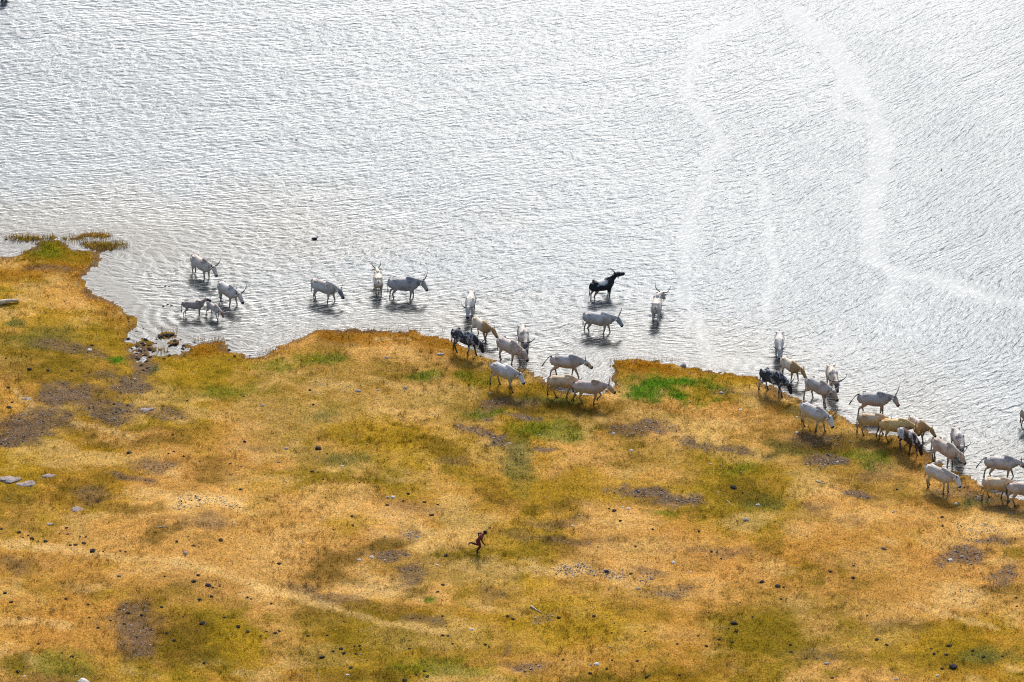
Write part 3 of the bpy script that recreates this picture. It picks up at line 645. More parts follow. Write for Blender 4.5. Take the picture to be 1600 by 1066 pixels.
# ------------------------------------------------------------------ water
def calm_at(x, y):
    c = np.zeros(x.shape)
    wxx = (fbm(x * .35, y * .35, 101, 3) - .5) * 3.4; wyy = (fbm(x * .35, y * .35, 111, 3) - .5) * 6
    LINES = [([(1170, 30), (1090, 60), (1080, 130), (1090, 180), (1130, 215), (1100, 255), (1085, 310), (1078, 380), (1075, 470), (1095, 530), (1110, 560), (1180, 570)], 13),
             ([(1185, 250), (1195, 300), (1200, 380), (1205, 430), (1195, 500), (1185, 550)], 9),
             ([(1240, 30), (1290, 70), (1330, 120), (1370, 170), (1380, 220), (1370, 270), (1362, 330), (1370, 400), (1400, 420), (1470, 440), (1600, 480)], 18),
             ([(1320, 90), (1310, 180), (1370, 190)], 10), ([(1395, 445), (1380, 470), (1440, 485)], 14), ([(240, 535), (280, 520)], 22), ([(150, 440), (200, 470), (250, 510)], 12), ([(0, 385), (40, 383)], 10)]
    for pts, wd in LINES:
        P = [at(*p) for p in pts]; best = np.full(x.shape, 1e9)
        for (ax, ay), (bx, by) in zip(P[:-1], P[1:]):
            dx, dy = bx - ax, by - ay
            t = np.clip(((x - ax) * dx + (y - ay) * dy) / (dx * dx + dy * dy), 0, 1)
            best = np.minimum(best, np.hypot(x + wxx * .4 - ax - t * dx, (y + wyy * .35 - ay - t * dy) * .6))
        best = best + (fbm(x * .5, y * .35, 191, 4) - .5) * .45
        c = np.maximum(c, sstep(wd / 23 * 1.35, wd / 23 * .2, best))
    return c * .66
wxs = axis(-37, 37, .15, 2500)
wy1 = np.arange(266, 341, .15)
wy2 = 341 + np.cumsum(.16 * 1.3 ** np.arange(1, 40)); wy2 = wy2[wy2 < 4500]
wy0 = 266 - np.cumsum(.16 * 1.35 ** np.arange(1, 20)); wy0 = wy0[wy0 > 200][::-1]
wys = np.concatenate([wy0, wy1, wy2])
WX, WY = np.meshgrid(wxs, wys)
wsd = shore_sd(WX, WY)
dist = np.maximum(-wsd, 0)
A0 = math.radians(27)
v = -WX * math.sin(A0) + WY * math.cos(A0)
v = v - .009 * np.maximum(WX - 7, 0) ** 2 * sstep(281, 297, WY) + (fbm(WX * .06, WY * .06, 121, 3) - .5) * 4
u = WX * math.cos(A0) + WY * math.sin(A0)
v = v - 250.0 + 4.2 * (1 - np.exp(-dist / 3.2)) * sstep(-40, -10, -np.abs(WX - 0) )
calm = calm_at(WX, WY)
WZ = (fbm(u * .22, v * .75, 131, 3) - .5) * .07 * sstep(.3, 6, dist) * (1 - calm * .8)
for rx, ry, s_ in RINGS:
    k = (np.abs(WX - rx) < 5) & (np.abs(WY - ry) < 6)
    r = np.hypot(WX[k] - rx, WY[k] - ry)
    WZ[k] += .017 * np.sin(r * 8.6 - 1.2) * np.exp(-r / 1.6) * sstep(.05, .3, r)
WZ *= sstep(-.15, .25, -wsd + .15)
water_me = mesh_np('water', np.stack([WX, WY, WZ], -1).reshape(-1, 3), grid_faces(len(wxs), len(wys)), True)
a = water_me.attributes.new('wave_space', 'FLOAT_VECTOR', 'POINT')
a.data.foreach_set('vector', np.stack([u, v, 0 * u], -1).astype(np.float32).ravel())
a = water_me.attributes.new('ripple', 'FLOAT', 'POINT')
a.data.foreach_set('value', ((1 - calm) * (.55 + .45 * sstep(.2, 3.5, dist)) * (1 - .22 * sstep(3, 26, WX) * sstep(279, 300, WY)) * (.72 + .56 * fbm(WX * .07, WY * .05, 181, 3))).astype(np.float32).ravel())
a = water_me.attributes.new('clear', 'FLOAT', 'POINT')
a.data.foreach_set('value', sstep(1.6, .0, dist).astype(np.float32).ravel())

a = water_me.attributes.new('shallow', 'FLOAT', 'POINT')
a.data.foreach_set('value', sstep(10, 0, dist + (fbm(WX * .3, WY * .3, 141, 3) - .5) * 5).astype(np.float32).ravel())
m, nt, N, L = new_mat('lake_water')
out = N.new('ShaderNodeOutputMaterial')
ws = N.new('ShaderNodeAttribute'); ws.attribute_name = 'wave_space'
rp = N.new('ShaderNodeAttribute'); rp.attribute_name = 'ripple'
cl = N.new('ShaderNodeAttribute'); cl.attribute_name = 'clear'
def layer(su, sv, detail, rough, off, dist_=0.0):
    mp = N.new('ShaderNodeMapping'); mp.inputs['Scale'].default_value = (su, sv, 1); mp.inputs['Location'].default_value = (off, off * .7, off)
    L.new(ws.outputs['Vector'], mp.inputs['Vector'])
    t = N.new('ShaderNodeTexNoise'); t.inputs['Scale'].default_value = 1; t.inputs['Detail'].default_value = detail; t.inputs['Roughness'].default_value = rough
    t.inputs['Distortion'].default_value = dist_
    L.new(mp.outputs[0], t.inputs['Vector']); return t.outputs[0]
def math_(op, a_, b_):
    n_ = N.new('ShaderNodeMath'); n_.operation = op
    for i_, q in enumerate((a_, b_)):
        if isinstance(q, (int, float)): n_.inputs[i_].default_value = q
        else: L.new(q, n_.inputs[i_])
    return n_.outputs[0]
l1 = layer(1.55, 3.7, 2.0, .5, 3.0, .35)
l2 = layer(3.4, 6.6, 3.0, .6, 11.0, .5)
hgt = math_('ADD', math_('MULTIPLY', math_('SUBTRACT', l1, .5), .098), math_('MULTIPLY', math_('SUBTRACT', l2, .5), .017))
hgt = math_('MULTIPLY', hgt, rp.outputs['Fac'])
bp = N.new('ShaderNodeBump'); bp.inputs['Distance'].default_value = 1.0; bp.inputs['Strength'].default_value = 1.0
L.new(hgt, bp.inputs['Height'])
gl = N.new('ShaderNodeBsdfGlossy'); gl.inputs['Roughness'].default_value = .555; gl.inputs['Color'].default_value = (1, 1, 1, 1)
L.new(bp.outputs[0], gl.inputs['Normal'])
df = N.new('ShaderNodeBsdfDiffuse')
dc = N.new('ShaderNodeMixRGB'); dc.inputs[1].default_value = (.034, .064, .078, 1); dc.inputs[2].default_value = (.050, .052, .038, 1)
sh = N.new('ShaderNodeAttribute'); sh.attribute_name = 'shallow'; L.new(sh.outputs['Fac'], dc.inputs[0]); L.new(dc.outputs[0], df.inputs['Color'])
tr = N.new('ShaderNodeBsdfTransparent'); tr.inputs['Color'].default_value = (.80, .70, .50, 1)
body = N.new('ShaderNodeMixShader'); L.new(math_('MULTIPLY', cl.outputs['Fac'], .55), body.inputs[0]); L.new(df.outputs[0], body.inputs[1]); L.new(tr.outputs[0], body.inputs[2])
fr = N.new('ShaderNodeFresnel'); fr.inputs['IOR'].default_value = 1.33; L.new(bp.outputs[0], fr.inputs['Normal'])
mx = N.new('ShaderNodeMixShader'); L.new(fr.outputs[0], mx.inputs[0]); L.new(body.outputs[0], mx.inputs[1])
g2 = N.new('ShaderNodeBsdfGlossy'); g2.inputs['Roughness'].default_value = .20; L.new(bp.outputs[0], g2.inputs['Normal'])
gm = N.new('ShaderNodeMixShader'); gm.inputs[0].default_value = .18; L.new(gl.outputs[0], gm.inputs[1]); L.new(g2.outputs[0], gm.inputs[2]); L.new(gm.outputs[0], mx.inputs[2])
L.new(mx.outputs[0], out.inputs[0])
tag(link('water', water_me, m), kind='structure')

# ------------------------------------------------------------------ grass (uncountable)
rng = np.random.default_rng(7)
def lookup(x, y, *fields):
    ix = np.clip(np.searchsorted(xs, x), 0, len(xs) - 1); iy = np.clip(np.searchsorted(ys, y), 0, len(ys) - 1)
    return [f[iy, ix] for f in fields]
def scatter(n):
    y = rng.uniform(247.5, 303, n); x = rng.uniform(-1, 1, n) * (y * .0895 * 1.16 + 1.5)
    return x, y
gx, gy = scatter(620000)
c, g, sdv, zz = lookup(gx, gy, gcol, ggrav, gsd, GZ)
lush = np.clip((c[:, 1] / (c[:, 0] + 1e-4) - .62) * 2.2, 0, 1)
keep = (sdv > .04 + .35 * rng.random(len(gx)) ** 2) & (rng.random(len(gx)) > np.clip(g, 0, .8) * .8) & (rng.random(len(gx)) < .62 + .38 * lush)
q = np.hypot((gx - INLET[0]) / INLET[2], (gy - INLET[1]) / INLET[3]); keep &= (q > .9) | (rng.random(len(gx)) > .75)
gx, gy, c, sdv, zz, lush = gx[keep], gy[keep], c[keep], sdv[keep], zz[keep], lush[keep]
n = len(gx)
edge = sstep(1.3, .1, sdv)
ln = rng.uniform(.05, .12, n) * (1 + .9 * lush + .55 * edge); wd = rng.uniform(.010, .022, n) * (1 + .4 * edge)
th = rng.uniform(0, 2 * math.pi, n); lean = rng.uniform(.1, 1.0, n); ph = rng.uniform(0, 2 * math.pi, n)
ct, st = np.cos(th), np.sin(th)
b0 = np.stack([gx - ct * wd, gy - st * wd, zz - .01], -1); b1 = np.stack([gx + ct * wd, gy + st * wd, zz - .01], -1)
tip = np.stack([gx + np.cos(ph) * ln * lean * .8, gy + np.sin(ph) * ln * lean * .8, zz + ln * (1 - .35 * lean)], -1)
jit = np.exp(rng.normal(0, .42, n))[:, None] * (1 + rng.normal(0, .07, (n, 3)))
tuft = fbm(gx * 1.9, gy * 1.5, 151, 3); bald = fbm(gx * .8, gy * .6, 161, 3)
hue = (fbm(gx * .45, gy * .4, 171, 3) - .5)[:, None] * np.array([-.25, .2, -.2])
bc = np.clip(c * jit * (.62 + 1.0 * tuft)[:, None] * (1 + hue) * 1.10, 0, .85)
ln = ln * (.5 + 1.0 * tuft)
tip = np.stack([gx + np.cos(ph) * ln * lean * .8, gy + np.sin(ph) * ln * lean * .8, zz + ln * (1 - .35 * lean)], -1)
gv = np.stack([b0, b1, tip], 1).reshape(-1, 3); gf = np.arange(n * 3).reshape(-1, 3)
grass_me = mesh_np('grass', gv, gf, False, np.repeat(bc, 3, axis=0))
m, nt, N, L = new_mat('grass_blades')
out = N.new('ShaderNodeOutputMaterial'); a_ = N.new('ShaderNodeAttribute'); a_.attribute_name = 'Col'
d_ = N.new('ShaderNodeBsdfDiffuse'); t_ = N.new('ShaderNodeBsdfTranslucent'); mxs = N.new('ShaderNodeMixShader'); mxs.inputs[0].default_value = .35
L.new(a_.outputs['Color'], d_.inputs['Color']); L.new(a_.outputs['Color'], t_.inputs['Color'])
L.new(d_.outputs[0], mxs.inputs[1]); L.new(t_.outputs[0], mxs.inputs[2]); L.new(mxs.outputs[0], out.inputs[0])
tag(link('grass', grass_me, m), 'short dry golden and olive grass covering the shore', 'grass', kind='stuff')

# coarse tussocks among the short grass
tx, ty = scatter(15000)
c, sdv, g = lookup(tx, ty, gcol, gsd, ggrav)
pick = (sdv > .15) & (g < .5) & (rng.random(len(tx)) < sstep(.50, .66, fbm(tx * .35, ty * .3, 201, 3)) * .8 + .06)
tx, ty, c = tx[pick], ty[pick], c[pick]; nb = 14
ox = np.repeat(tx, nb) + rng.normal(0, .07, len(tx) * nb); oy = np.repeat(ty, nb) + rng.normal(0, .07, len(tx) * nb)
oz, = lookup(ox, oy, GZ); ln = rng.uniform(.08, .20, len(ox)); an = np.arctan2(oy - np.repeat(ty, nb), ox - np.repeat(tx, nb)); ct, st = -np.sin(an) * .012, np.cos(an) * .012
tv_ = np.stack([np.stack([ox - ct, oy - st, oz - .02], -1), np.stack([ox + ct, oy + st, oz - .02], -1), np.stack([ox + np.cos(an) * ln * .5, oy + np.sin(an) * ln * .5, oz + ln], -1)], 1).reshape(-1, 3)
tcol = np.clip(np.repeat(c * np.array([.72, .78, .7]) * np.exp(rng.normal(0, .25, (len(tx), 1))), nb, axis=0) * np.exp(rng.normal(0, .2, (len(ox), 1))), 0, .8)
tag(link('tussock_grass', mesh_np('tussock_grass', tv_, np.arange(len(tv_)).reshape(-1, 3), False, np.repeat(tcol, 3, axis=0)), m), 'coarse darker grass tussocks scattered through the short turf', 'grass', kind='stuff')

# reeds thinly standing in the shallows round the islets and along the point
rv, rf, rc = [], [], []
for (cx, cy, rx, ry, n_, hh) in ((35, 373, 30, 5, 260, .30), (75, 371, 10, 3, 50, .28), (165, 384, 38, 8, 420, .26), (150, 369, 26, 5, 120, .30), (118, 372, 20, 5, 60, .26), (262, 516, 18, 6, 26, .35),
                                 (95, 378, 50, 7, 160, .26), (420, 552, 20, 6, 40, .24), (600, 516, 110, 3, 140, .15), (1010, 563, 60, 3, 90, .15), (250, 548, 14, 7, 60, .25), (330, 532, 30, 4, 70, .24)):
    for _ in range(n_):
        r = math.sqrt(rng.random()); t = rng.random() * 2 * math.pi
        x, y = at(cx + rx * r * math.cos(t), cy + ry * r * math.sin(t)); z = min(gz(x, y), .1)
        l_ = hh * rng.uniform(.6, 1.3); a_h = rng.random() * 2 * math.pi; k = len(rv); wd_ = .013
        rv += [(x - wd_, y, z - .02), (x + wd_, y, z - .02), (x + math.cos(a_h) * l_ * .3, y + math.sin(a_h) * l_ * .3, max(z, 0) + l_)]
        rf.append((k, k + 1, k + 2)); cc = np.array(OLIVE if rng.random() < .55 else GOLD) * rng.uniform(.6, 1.2); rc += [cc] * 3
tag(link('reeds', mesh_np('reeds', rv, rf, False, np.array(rc)), m), 'thin olive sedge standing in the shallows along the islets', 'reeds', kind='stuff')

# ------------------------------------------------------------------ gravel and cracked mud crumbs (uncountable)
px_, py_ = scatter(600000)
g, sdv, zz = lookup(px_, py_, ggrav, gsd, GZ)
keep = (rng.random(len(px_)) < np.clip(g - .15, 0, 1.2) * .62 + .004) & (sdv > -.4)
px_, py_, zz = px_[keep], py_[keep], zz[keep]; n = len(px_)
oc = np.array([(1, 0, 0), (0, 1, 0), (-1, 0, 0), (0, -1, 0), (0, 0, 1), (0, 0, -1)], float)
of = np.array([(0, 1, 4), (1, 2, 4), (2, 3, 4), (3, 0, 4), (1, 0, 5), (2, 1, 5), (3, 2, 5), (0, 3, 5)])
rr = rng.uniform(.014, .042, n) * np.exp(rng.normal(0, .25, n)); jv = 1 + rng.normal(0, .25, (n, 6, 3))
an = rng.uniform(0, 2 * math.pi, n); P = oc[None] * jv * rr[:, None, None]; P[..., 2] *= .7
ca, sa = np.cos(an)[:, None], np.sin(an)[:, None]
P = np.stack([P[..., 0] * ca - P[..., 1] * sa, P[..., 0] * sa + P[..., 1] * ca, P[..., 2]], -1) + np.stack([px_, py_, zz + rr * .25], -1)[:, None]
pal = np.array([(.30, .26, .27), (.42, .38, .37), (.10, .075, .07), (.06, .045, .04), (.55, .50, .46)])
pc = pal[rng.choice(5, n, p=[.32, .22, .22, .14, .10])] * rng.uniform(.7, 1.25, (n, 1))
grav_me = mesh_np('gravel', P.reshape(-1, 3), (of[None] + (np.arange(n) * 6)[:, None, None]).reshape(-1, 3), False, np.repeat(pc, 6, axis=0))
M_stone_c = principled('pebbles', attr='Col', rough=.9, spec=.2)
tag(link('gravel', grav_me, M_stone_c), 'grey and brown gravel crumbs scattered over trodden earth', 'gravel', kind='stuff')

# ------------------------------------------------------------------ stones, dung pats, clods, sticks
def lump(name, seed, sq=.6, rough_=.22, seg=9, rings=5):
    r_ = random.Random(seed); V, F = [], []
    nz_ = [[1 + r_.uniform(-rough_, rough_) for _ in range(seg)] for _ in range(rings)]
    for i in range(rings):
        t = (i + .6) / rings * math.pi * .5      # from rim up to the top
        for k in range(seg):
            a = 2 * math.pi * k / seg; q_ = nz_[i][k]
            V.append((math.cos(t) ** .8 * math.cos(a) * q_, math.cos(t) ** .8 * math.sin(a) * q_ * .82, math.sin(t) * sq * (1 + r_.uniform(-.15, .15))))
    V = [(x * 1.02, y * 1.02, -.35 * sq) for x, y, z in V[:seg]] + V
    for i in range(rings):
        for k in range(seg):
            a = i * seg + k; b_ = i * seg + (k + 1) % seg
            F.append((a, b_, b_ + seg, a + seg))
    V.append((r_.uniform(-.1, .1), r_.uniform(-.1, .1), sq * 1.04)); c_ = len(V) - 1
    for k in range(seg): F.append((rings * seg + k, rings * seg + (k + 1) % seg, c_))
    F.append(tuple(range(seg))[::-1])
    return raw_mesh(name, V, F)
M_white = principled('pale_stone', (.50, .46, .41), .85, nscale=6, namt=.2, bump=(9, .02))
M_greyst = principled('grey_stone', (.27, .24, .235), .9, nscale=5, namt=.3, bump=(9, .02))
M_lav = principled('lavender_rock', (.27, .215, .19), .9, nscale=4, namt=.3, bump=(8, .02))
M_tanst = principled('brown_stone', (.20, .135, .085), .9, nscale=5, namt=.3, bump=(9, .02))
M_dung = principled('dry_dung', (.022, .015, .011), .95, nscale=8, namt=.5, bump=(14, .03))
M_clod = principled('wet_mud', (.030, .022, .018), .9, spec=.15, nscale=8, namt=.5, bump=(12, .03))
lumps = [lump('stone', 100 + i, .62) for i in range(5)]
flats = [lump('flat', 150 + i, .09, .34, 13) for i in range(3)]
pats = [lump('dung', 200 + i, .42, .28) for i in range(6)]
R = random.Random(5)
def place(name, me, mat, px, py, dia, label, cat, group=None, asp=1.0, sink=.0, water=False):
    x, y, z = on_ground(px, py)
    key = me.name + mat.name
    if key not in place.cache:
        m2 = me.copy(); m2.materials.append(mat); m2.polygons.foreach_set('use_smooth', np.ones(len(m2.polygons), dtype=bool)); place.cache[key] = m2
    o = link(name, place.cache[key]); r = dia / 27.0 / 2
    if water: z = max(z, -.02)
    o.location = (x, y, z - sink * r); o.scale = (r, r * asp, r); o.rotation_euler = (R.uniform(-.12, .12), R.uniform(-.12, .12), R.uniform(0, 6.28) if asp == 1.0 else R.uniform(-.3, .3))
    return tag(o, label, cat, group)
place.cache = {}

STONES = [  # x, y, size, material, label
 (614, 777, 9, 'w', 'white stone with a dark lump for its shaded left side, above the running child'), (606, 777.5, 7, 'g', 'added dark lump for the shaded side of the white stone above the running child'),  # the dark grey entry is a lump added as the white stone's shaded side
 (535, 729, 7.5, 'w', 'white stone on olive grass right of the big dung pat'), (435, 722, 8, 'g', 'grey stone on straw left of the big dung pat'), (560, 611, 10, 'g', 'grey rounded stone on pale worn ground below the rusty point'),
 (982, 795, 8, 'w', 'white stone beside the dark gravel streak right of centre'), (973, 793, 5, 'w', 'small white stone left of the one by the dark gravel streak'), (894, 822, 6.5, 'w', 'small white stone on the brown patch right of the running child'),
 (1184, 789, 8, 'w', 'flat white stone on dull green turf below the black dung pat'), (1052, 879, 9, 'w', 'pale stone on orange turf, right of the grey gravel field'), (1079, 894, 4.5, 'w', 'tiny white stone lower right of the pale stone on orange turf'),
 (1165, 812, 12, 'l', 'pinkish low rock heap below the flat white stone'), (958, 678, 9, 'g', 'grey stone below the bright green grass'), (1127, 614, 9, 'g', 'grey stone right of the bright green grass'),
 (1157, 641, 8, 'w', 'pale stone on orange turf below the black roan cow'), (986, 704, 8, 'w', 'pale stone on gold turf below the grey stone'), (1110, 725, 6, 'w', 'white stone below the brown gravel band'),
 (561, 875, 8, 'w', 'white stone at the left of the pair on dark turf'), (581, 871, 10, 'w', 'white stone at the right of the pair on dark turf'), (738, 984, 8, 'w', 'white stone on olive turf right of the pale trail'),
 (543, 1055, 7, 'w', 'white stone near the bottom edge left of centre'), (932, 1038, 11, 'w', 'bright white stone near the bottom edge right of centre'), (923, 1039, 6, 'g', 'added dark lump for the shaded side of the bright white stone at the bottom'),  # last entry: dark lump added where the bright stone is only in shade
 (290, 864, 11, 'l', 'pale lavender stone on the trail at lower left'), (186, 900, 9, 't', 'brown stone on pale straw at lower left'), (366, 818, 6, 'w', 'small white stone below the cream worn patch'),
 (130, 1066, 22, 'w', 'large white stone cut by the bottom edge at left'), (119, 1056, 4.5, 'w', 'tiny white stone above the large one at the bottom edge'), (38, 1057, 5.5, 'w', 'small pale stone in the lower left corner'),
 (1380, 857, 10, 't', 'brown stone in a pale hollow at right'), (1485, 875, 9, 'w', 'white stone left of the pair on dark gravel at right'), (1503, 870, 9, 'l', 'lavender stone right of the pair on dark gravel at right'),
 (1292, 1037, 10, 'l', 'lavender stone near the bottom at right'), (1465, 1056, 6, 'w', 'round white stone near the bottom right'), (1400, 1062, 9, 'l', 'lavender stone at the bottom edge, right'), (140, 547, 10, 'w', 'pale stone on turf left of the muddy inlet'),
 (210, 592, 5, 'w', 'small white stone below the muddy inlet'), (688, 554, 13, 'w', 'long pale stone on rusty turf left of the black roan cow'), (766, 614, 6, 'w', 'small white stone below the pale grey cow'), (797, 693, 5.5, 'w', 'small white stone on the purple gravel below the pale grey cow'),
 (1494, 787, 7, 'w', 'white stone below the lowest pale grey cow at right'), (1580, 802, 8, 'l', 'lavender stone at the right edge below the tan cow'), (683, 883, 6, 'w', 'small white stone left below the running child'), (634, 606, 8, 'g', 'dark grey stone right of the grey rounded stone'),
 (604, 559, 8, 'g', 'grey stone on the rusty point'), (447, 701, 9, 'l', 'low lavender rock left of the big dung pat'), (410, 634, 9, 'g', 'grey stone on the green tuft at the centre left'), (591, 610, 6, 'g', 'grey stone on pale ground between two others'),
 (1245, 652, 6, 'w', 'pale stone left of the right pale grey cow'), (1245, 676, 7, 'w', 'white stone under the pale grey cow of the right group'), (1068, 573, 12, 'g', 'upright grey stone at the waterline beyond the bright green grass'), (843, 680, 5, 'g', 'small grey stone on green turf near the centre'),
 (1308, 722, 6, 'w', 'pale stone on the dark gravel below the right group'), (1397, 800, 6, 'g', 'grey stone on straw turf at right'), (998, 920, 8, 'g', 'grey stone at the end of the grey gravel field'), (1008, 914, 6, 'l', 'small lavender stone at the end of the grey gravel field')]
SM = dict(w=M_white, g=M_greyst, l=M_lav, t=M_tanst)
for i, (x, y, dd, k, lb) in enumerate(STONES):
    o = place('stone', lumps[i % 5], SM[k], x, y, dd * .92, lb, 'stone', 'loose stones on the turf', sink=.22)
    if 'upright' in lb: o.scale.z *= 1.9
    if 'long pale' in lb: o.scale.y *= .6; o.rotation_euler.z = .1
for i, (x, y, dd, asp, lb) in enumerate([(14, 749, 30, .8, 'flat lavender rock slab at the left edge'), (41, 757, 26, .75, 'flat lavender rock slab right of the one at the left edge'), (76, 744, 20, .6, 'thin lavender rock slab above the two at the left'),
                                         (120, 797, 15, 1.4, 'pale lavender rock slab beside the brown patch'), (78, 818, 12, 1.1, 'small pale rock slab at the far left'), (42, 625 - 2, 14, .9, 'grey slab beside the pale track at upper left'), (225, 641, 26, .5, 'long pale slab by the trodden ground at upper left')]):
    place('flat_rock', flats[i % 3], M_lav, x, y, dd, lb, 'rock', 'flat rock slabs in the turf', asp)

LAND = [(x, y, lb) for x, y, lb in [
 (614, 777, 'the white stone with shaded side'), (497, 701, 'the big centre-left dung heap'), (535, 729, 'the white stone on olive grass'), (435, 722, 'the grey stone on straw'), (560, 611, 'the grey stone on pale ground'),
 (982, 795, 'the white stone at the gravel'), (894, 822, 'the brown-patch white stone'), (1184, 789, 'the flat white stone'), (1052, 879, 'the pale stone on orange turf'), (746, 850, 'the running child'), (571, 873, 'the white stone pair'),
 (738, 984, 'the white stone right of the trail'), (543, 1055, 'the white stone near the bottom'), (932, 1038, 'the bright white stone at the bottom'), (290, 864, 'the lavender stone on the trail'), (186, 900, 'the brown straw-bed stone'), (366, 818, 'the cream-patch stone'),
 (130, 1064, 'the large bottom-edge stone'), (38, 1057, 'the lower left corner stone'), (1380, 857, 'the stone in the hollow'), (1494, 873, 'the pair on dark gravel'), (1292, 1037, 'the low lavender stone'), (1465, 1056, 'the round white stone'),
 (140, 547, 'the pale stone by the inlet'), (30, 752, 'the flat left-edge rocks'), (120, 797, 'the flat lavender rock'), (325, 915, 'the lower left dung cluster'), (316, 974, 'the large olive-turf pat'), (145, 861, 'the row-ending large pat'), (1489, 1042, 'the bottom right dung heap'),
 (1215, 916, 'the short dung row'), (1147, 974, 'the hollow dung heap'), (215, 1000, 'the dark brown patch'), (14, 637, 'the pale upper left track'), (835, 952, 'the broken branch'), (1000, 915, 'the end of the gravel field'), (1494, 787, 'the lowest pale grey cow'), (225, 641, 'the long flat rock'),
 (262, 524, 'the large mud islet'), (303, 490, 'the grey brown calf'), (180, 569, 'the small green tuft'), (165, 385, 'the grassy islet'), (352, 535, 'the rusty spit'), (275, 536, 'the split mud islet'), (222, 556, 'the trodden mud channel'), (213, 510, 'the tip of the left bank'), (395, 558, 'the shallow bay')]]
_seen = {}
def near_label(x, y, size, what):
    lx, ly, lb = min(LAND, key=lambda q_: math.hypot(q_[0] - x, (q_[1] - y) * 1.6))
    dx, dy = x - lx, y - ly
    w_ = ('right of' if dx > 0 else 'left of') if abs(dx) > 2.2 * abs(dy) else (('below' if dy > 0 else 'above') if abs(dy) > 1.2 * abs(dx) else ('below right of' if dx > 0 else 'below left of') if dy > 0 else ('above right of' if dx > 0 else 'above left of'))
    far = '' if math.hypot(dx, dy) < 28 else ('further ' if math.hypot(dx, dy) < 70 else 'well ')
    sz = 'tiny' if size < 3.6 else 'small' if size < 5.6 else 'middling'
    t = '%s %s %s%s %s' % (sz, what, far, w_, lb); k = _seen.get(t, 0); _seen[t] = k + 1
    return t if k == 0 else '%s %s %s%s %s%s' % (('another', 'a third', 'a fourth', 'a fifth')[min(k - 1, 3)], sz + ' ' + what, far, w_, lb, '')
DUNG = [(511, 709, 3), (488, 737, 5), (497, 738, 4), (505, 749, 3), (561, 754, 3), (436, 881, 6), (550, 807, 6), (551, 821, 4), (521, 828, 3), (675, 805, 7), (638, 772, 6), (663, 785, 6), (684, 789, 5), (605, 790, 6), (630, 783, 5),
 (1160, 770, 3), (952, 795, 3), (969, 814, 5), (1020, 827, 4), (1092, 830, 5), (947, 893, 7), (986, 897, 5), (993, 854, 4), (927, 876, 3), (863, 877, 4), (1112, 862, 5), (1120, 863, 3), (1127, 873, 3),
 (1297, 893, 5), (1333, 903, 5), (1224, 918, 4), (1220, 936, 4), (1355, 962, 4), (1370, 1000, 6), (1386, 1008, 5), (1415, 1008, 3), (1455, 1014, 5), (1460, 1022, 7), (1484, 1009, 7), (1478, 1023, 5), (1520, 1017, 5), (1537, 1026, 6), (1566, 1026, 4), (1472, 1045, 5),
 (1503, 1051, 3), (1235, 1008, 5), (1236, 1019, 5), (1589, 948, 3), (1588, 934, 4), (1472, 808, 5), (1473, 822, 4), (1443, 829, 3), (1211, 816, 4), (1261, 838, 3), (30, 832, 6), (44, 837, 4), (50, 842, 7), (36, 840, 3), (71, 846, 7), (60, 846, 3), (104, 825, 5), (106, 835, 4),
 (93, 834, 3), (110, 852, 4), (118, 852, 6), (131, 849, 7), (161, 862, 3), (125, 839, 3), (134, 839, 3), (188, 861, 3), (196, 862, 3), (345, 844, 7), (276, 846, 5), (302, 853, 5), (311, 855, 3), (294, 839, 3), (2, 827, 5), (8, 927, 5), (18, 941, 6), (103, 936, 5),
 (138, 945, 5), (29, 965, 5), (140, 965, 4), (153, 981, 5), (173, 970, 4), (200, 958, 6), (194, 975, 5), (221, 961, 5), (187, 953, 4), (253, 949, 5), (303, 909, 8), (332, 918, 4), (343, 916, 4), (310, 899, 5), (331, 932, 5), (312, 937, 5), (386, 934, 5), (392, 936, 3), (372, 979, 7),
 (387, 987, 6), (350, 965, 4), (286, 964, 3), (261, 989, 6), (272, 1001, 7), (320, 1036, 6), (60, 1006, 4), (97, 1020, 3), (112, 1026, 5), (28, 1049, 5), (236, 984, 4), (416, 987, 4), (430, 990, 7), (436, 986, 5), (408, 994, 3), (481, 994, 5), (511, 993, 4), (533, 1014, 6), (537, 1021, 6),
 (520, 1018, 4), (556, 1022, 5), (562, 1009, 5), (554, 1010, 3), (503, 1027, 7), (548, 1044, 6), (640, 1014, 4), (691, 963, 4), (707, 1006, 4), (692, 993, 5), (700, 994, 4), (758, 1007, 4), (764, 1011, 4), (793, 963, 6), (663, 1049, 5), (668, 1057, 6), (632, 1063, 7), (650, 1054, 4), (665, 1035, 3),
 (538, 972, 3), (424, 943, 4), (692, 914, 5), (684, 925, 5), (697, 868, 6), (766, 825, 3), (873, 965, 6), (928, 963, 6), (802, 968, 5), (1058, 1006, 4), (1091, 994, 4), (1104, 1010, 5), (1124, 999, 4), (1150, 987, 6), (1144, 1004, 5), (1139, 982, 3), (1176, 964, 3), (1010, 1058, 5), (1014, 1056, 3),
 (1062, 1055, 4), (948, 1045, 5), (922, 1052, 5), (956, 1032, 4), (996, 1033, 5), (1010, 1041, 3), (880, 1031, 4), (872, 1026, 3), (956, 989, 3), (1008, 987, 3), (144, 540, 5), (46, 577, 7), (13, 606, 6), (19, 629, 4), (75, 579, 5), (112, 580, 4), (9, 560, 3), (202, 708, 7), (263, 709, 4),
 (272, 706, 4), (287, 713, 4), (312, 721, 3), (360, 725, 5), (382, 690, 5), (270, 679, 4), (360, 742, 3), (255, 635, 4), (376, 765, 6), (178, 632, 5), (200, 633, 4), (292, 626, 3), (381, 620, 3), (484, 610, 5), (489, 632, 4), (1402, 655 + 110, 4), (1334, 884, 3), (1418, 790, 3), (820, 1050, 4), (1300, 1060, 5)]
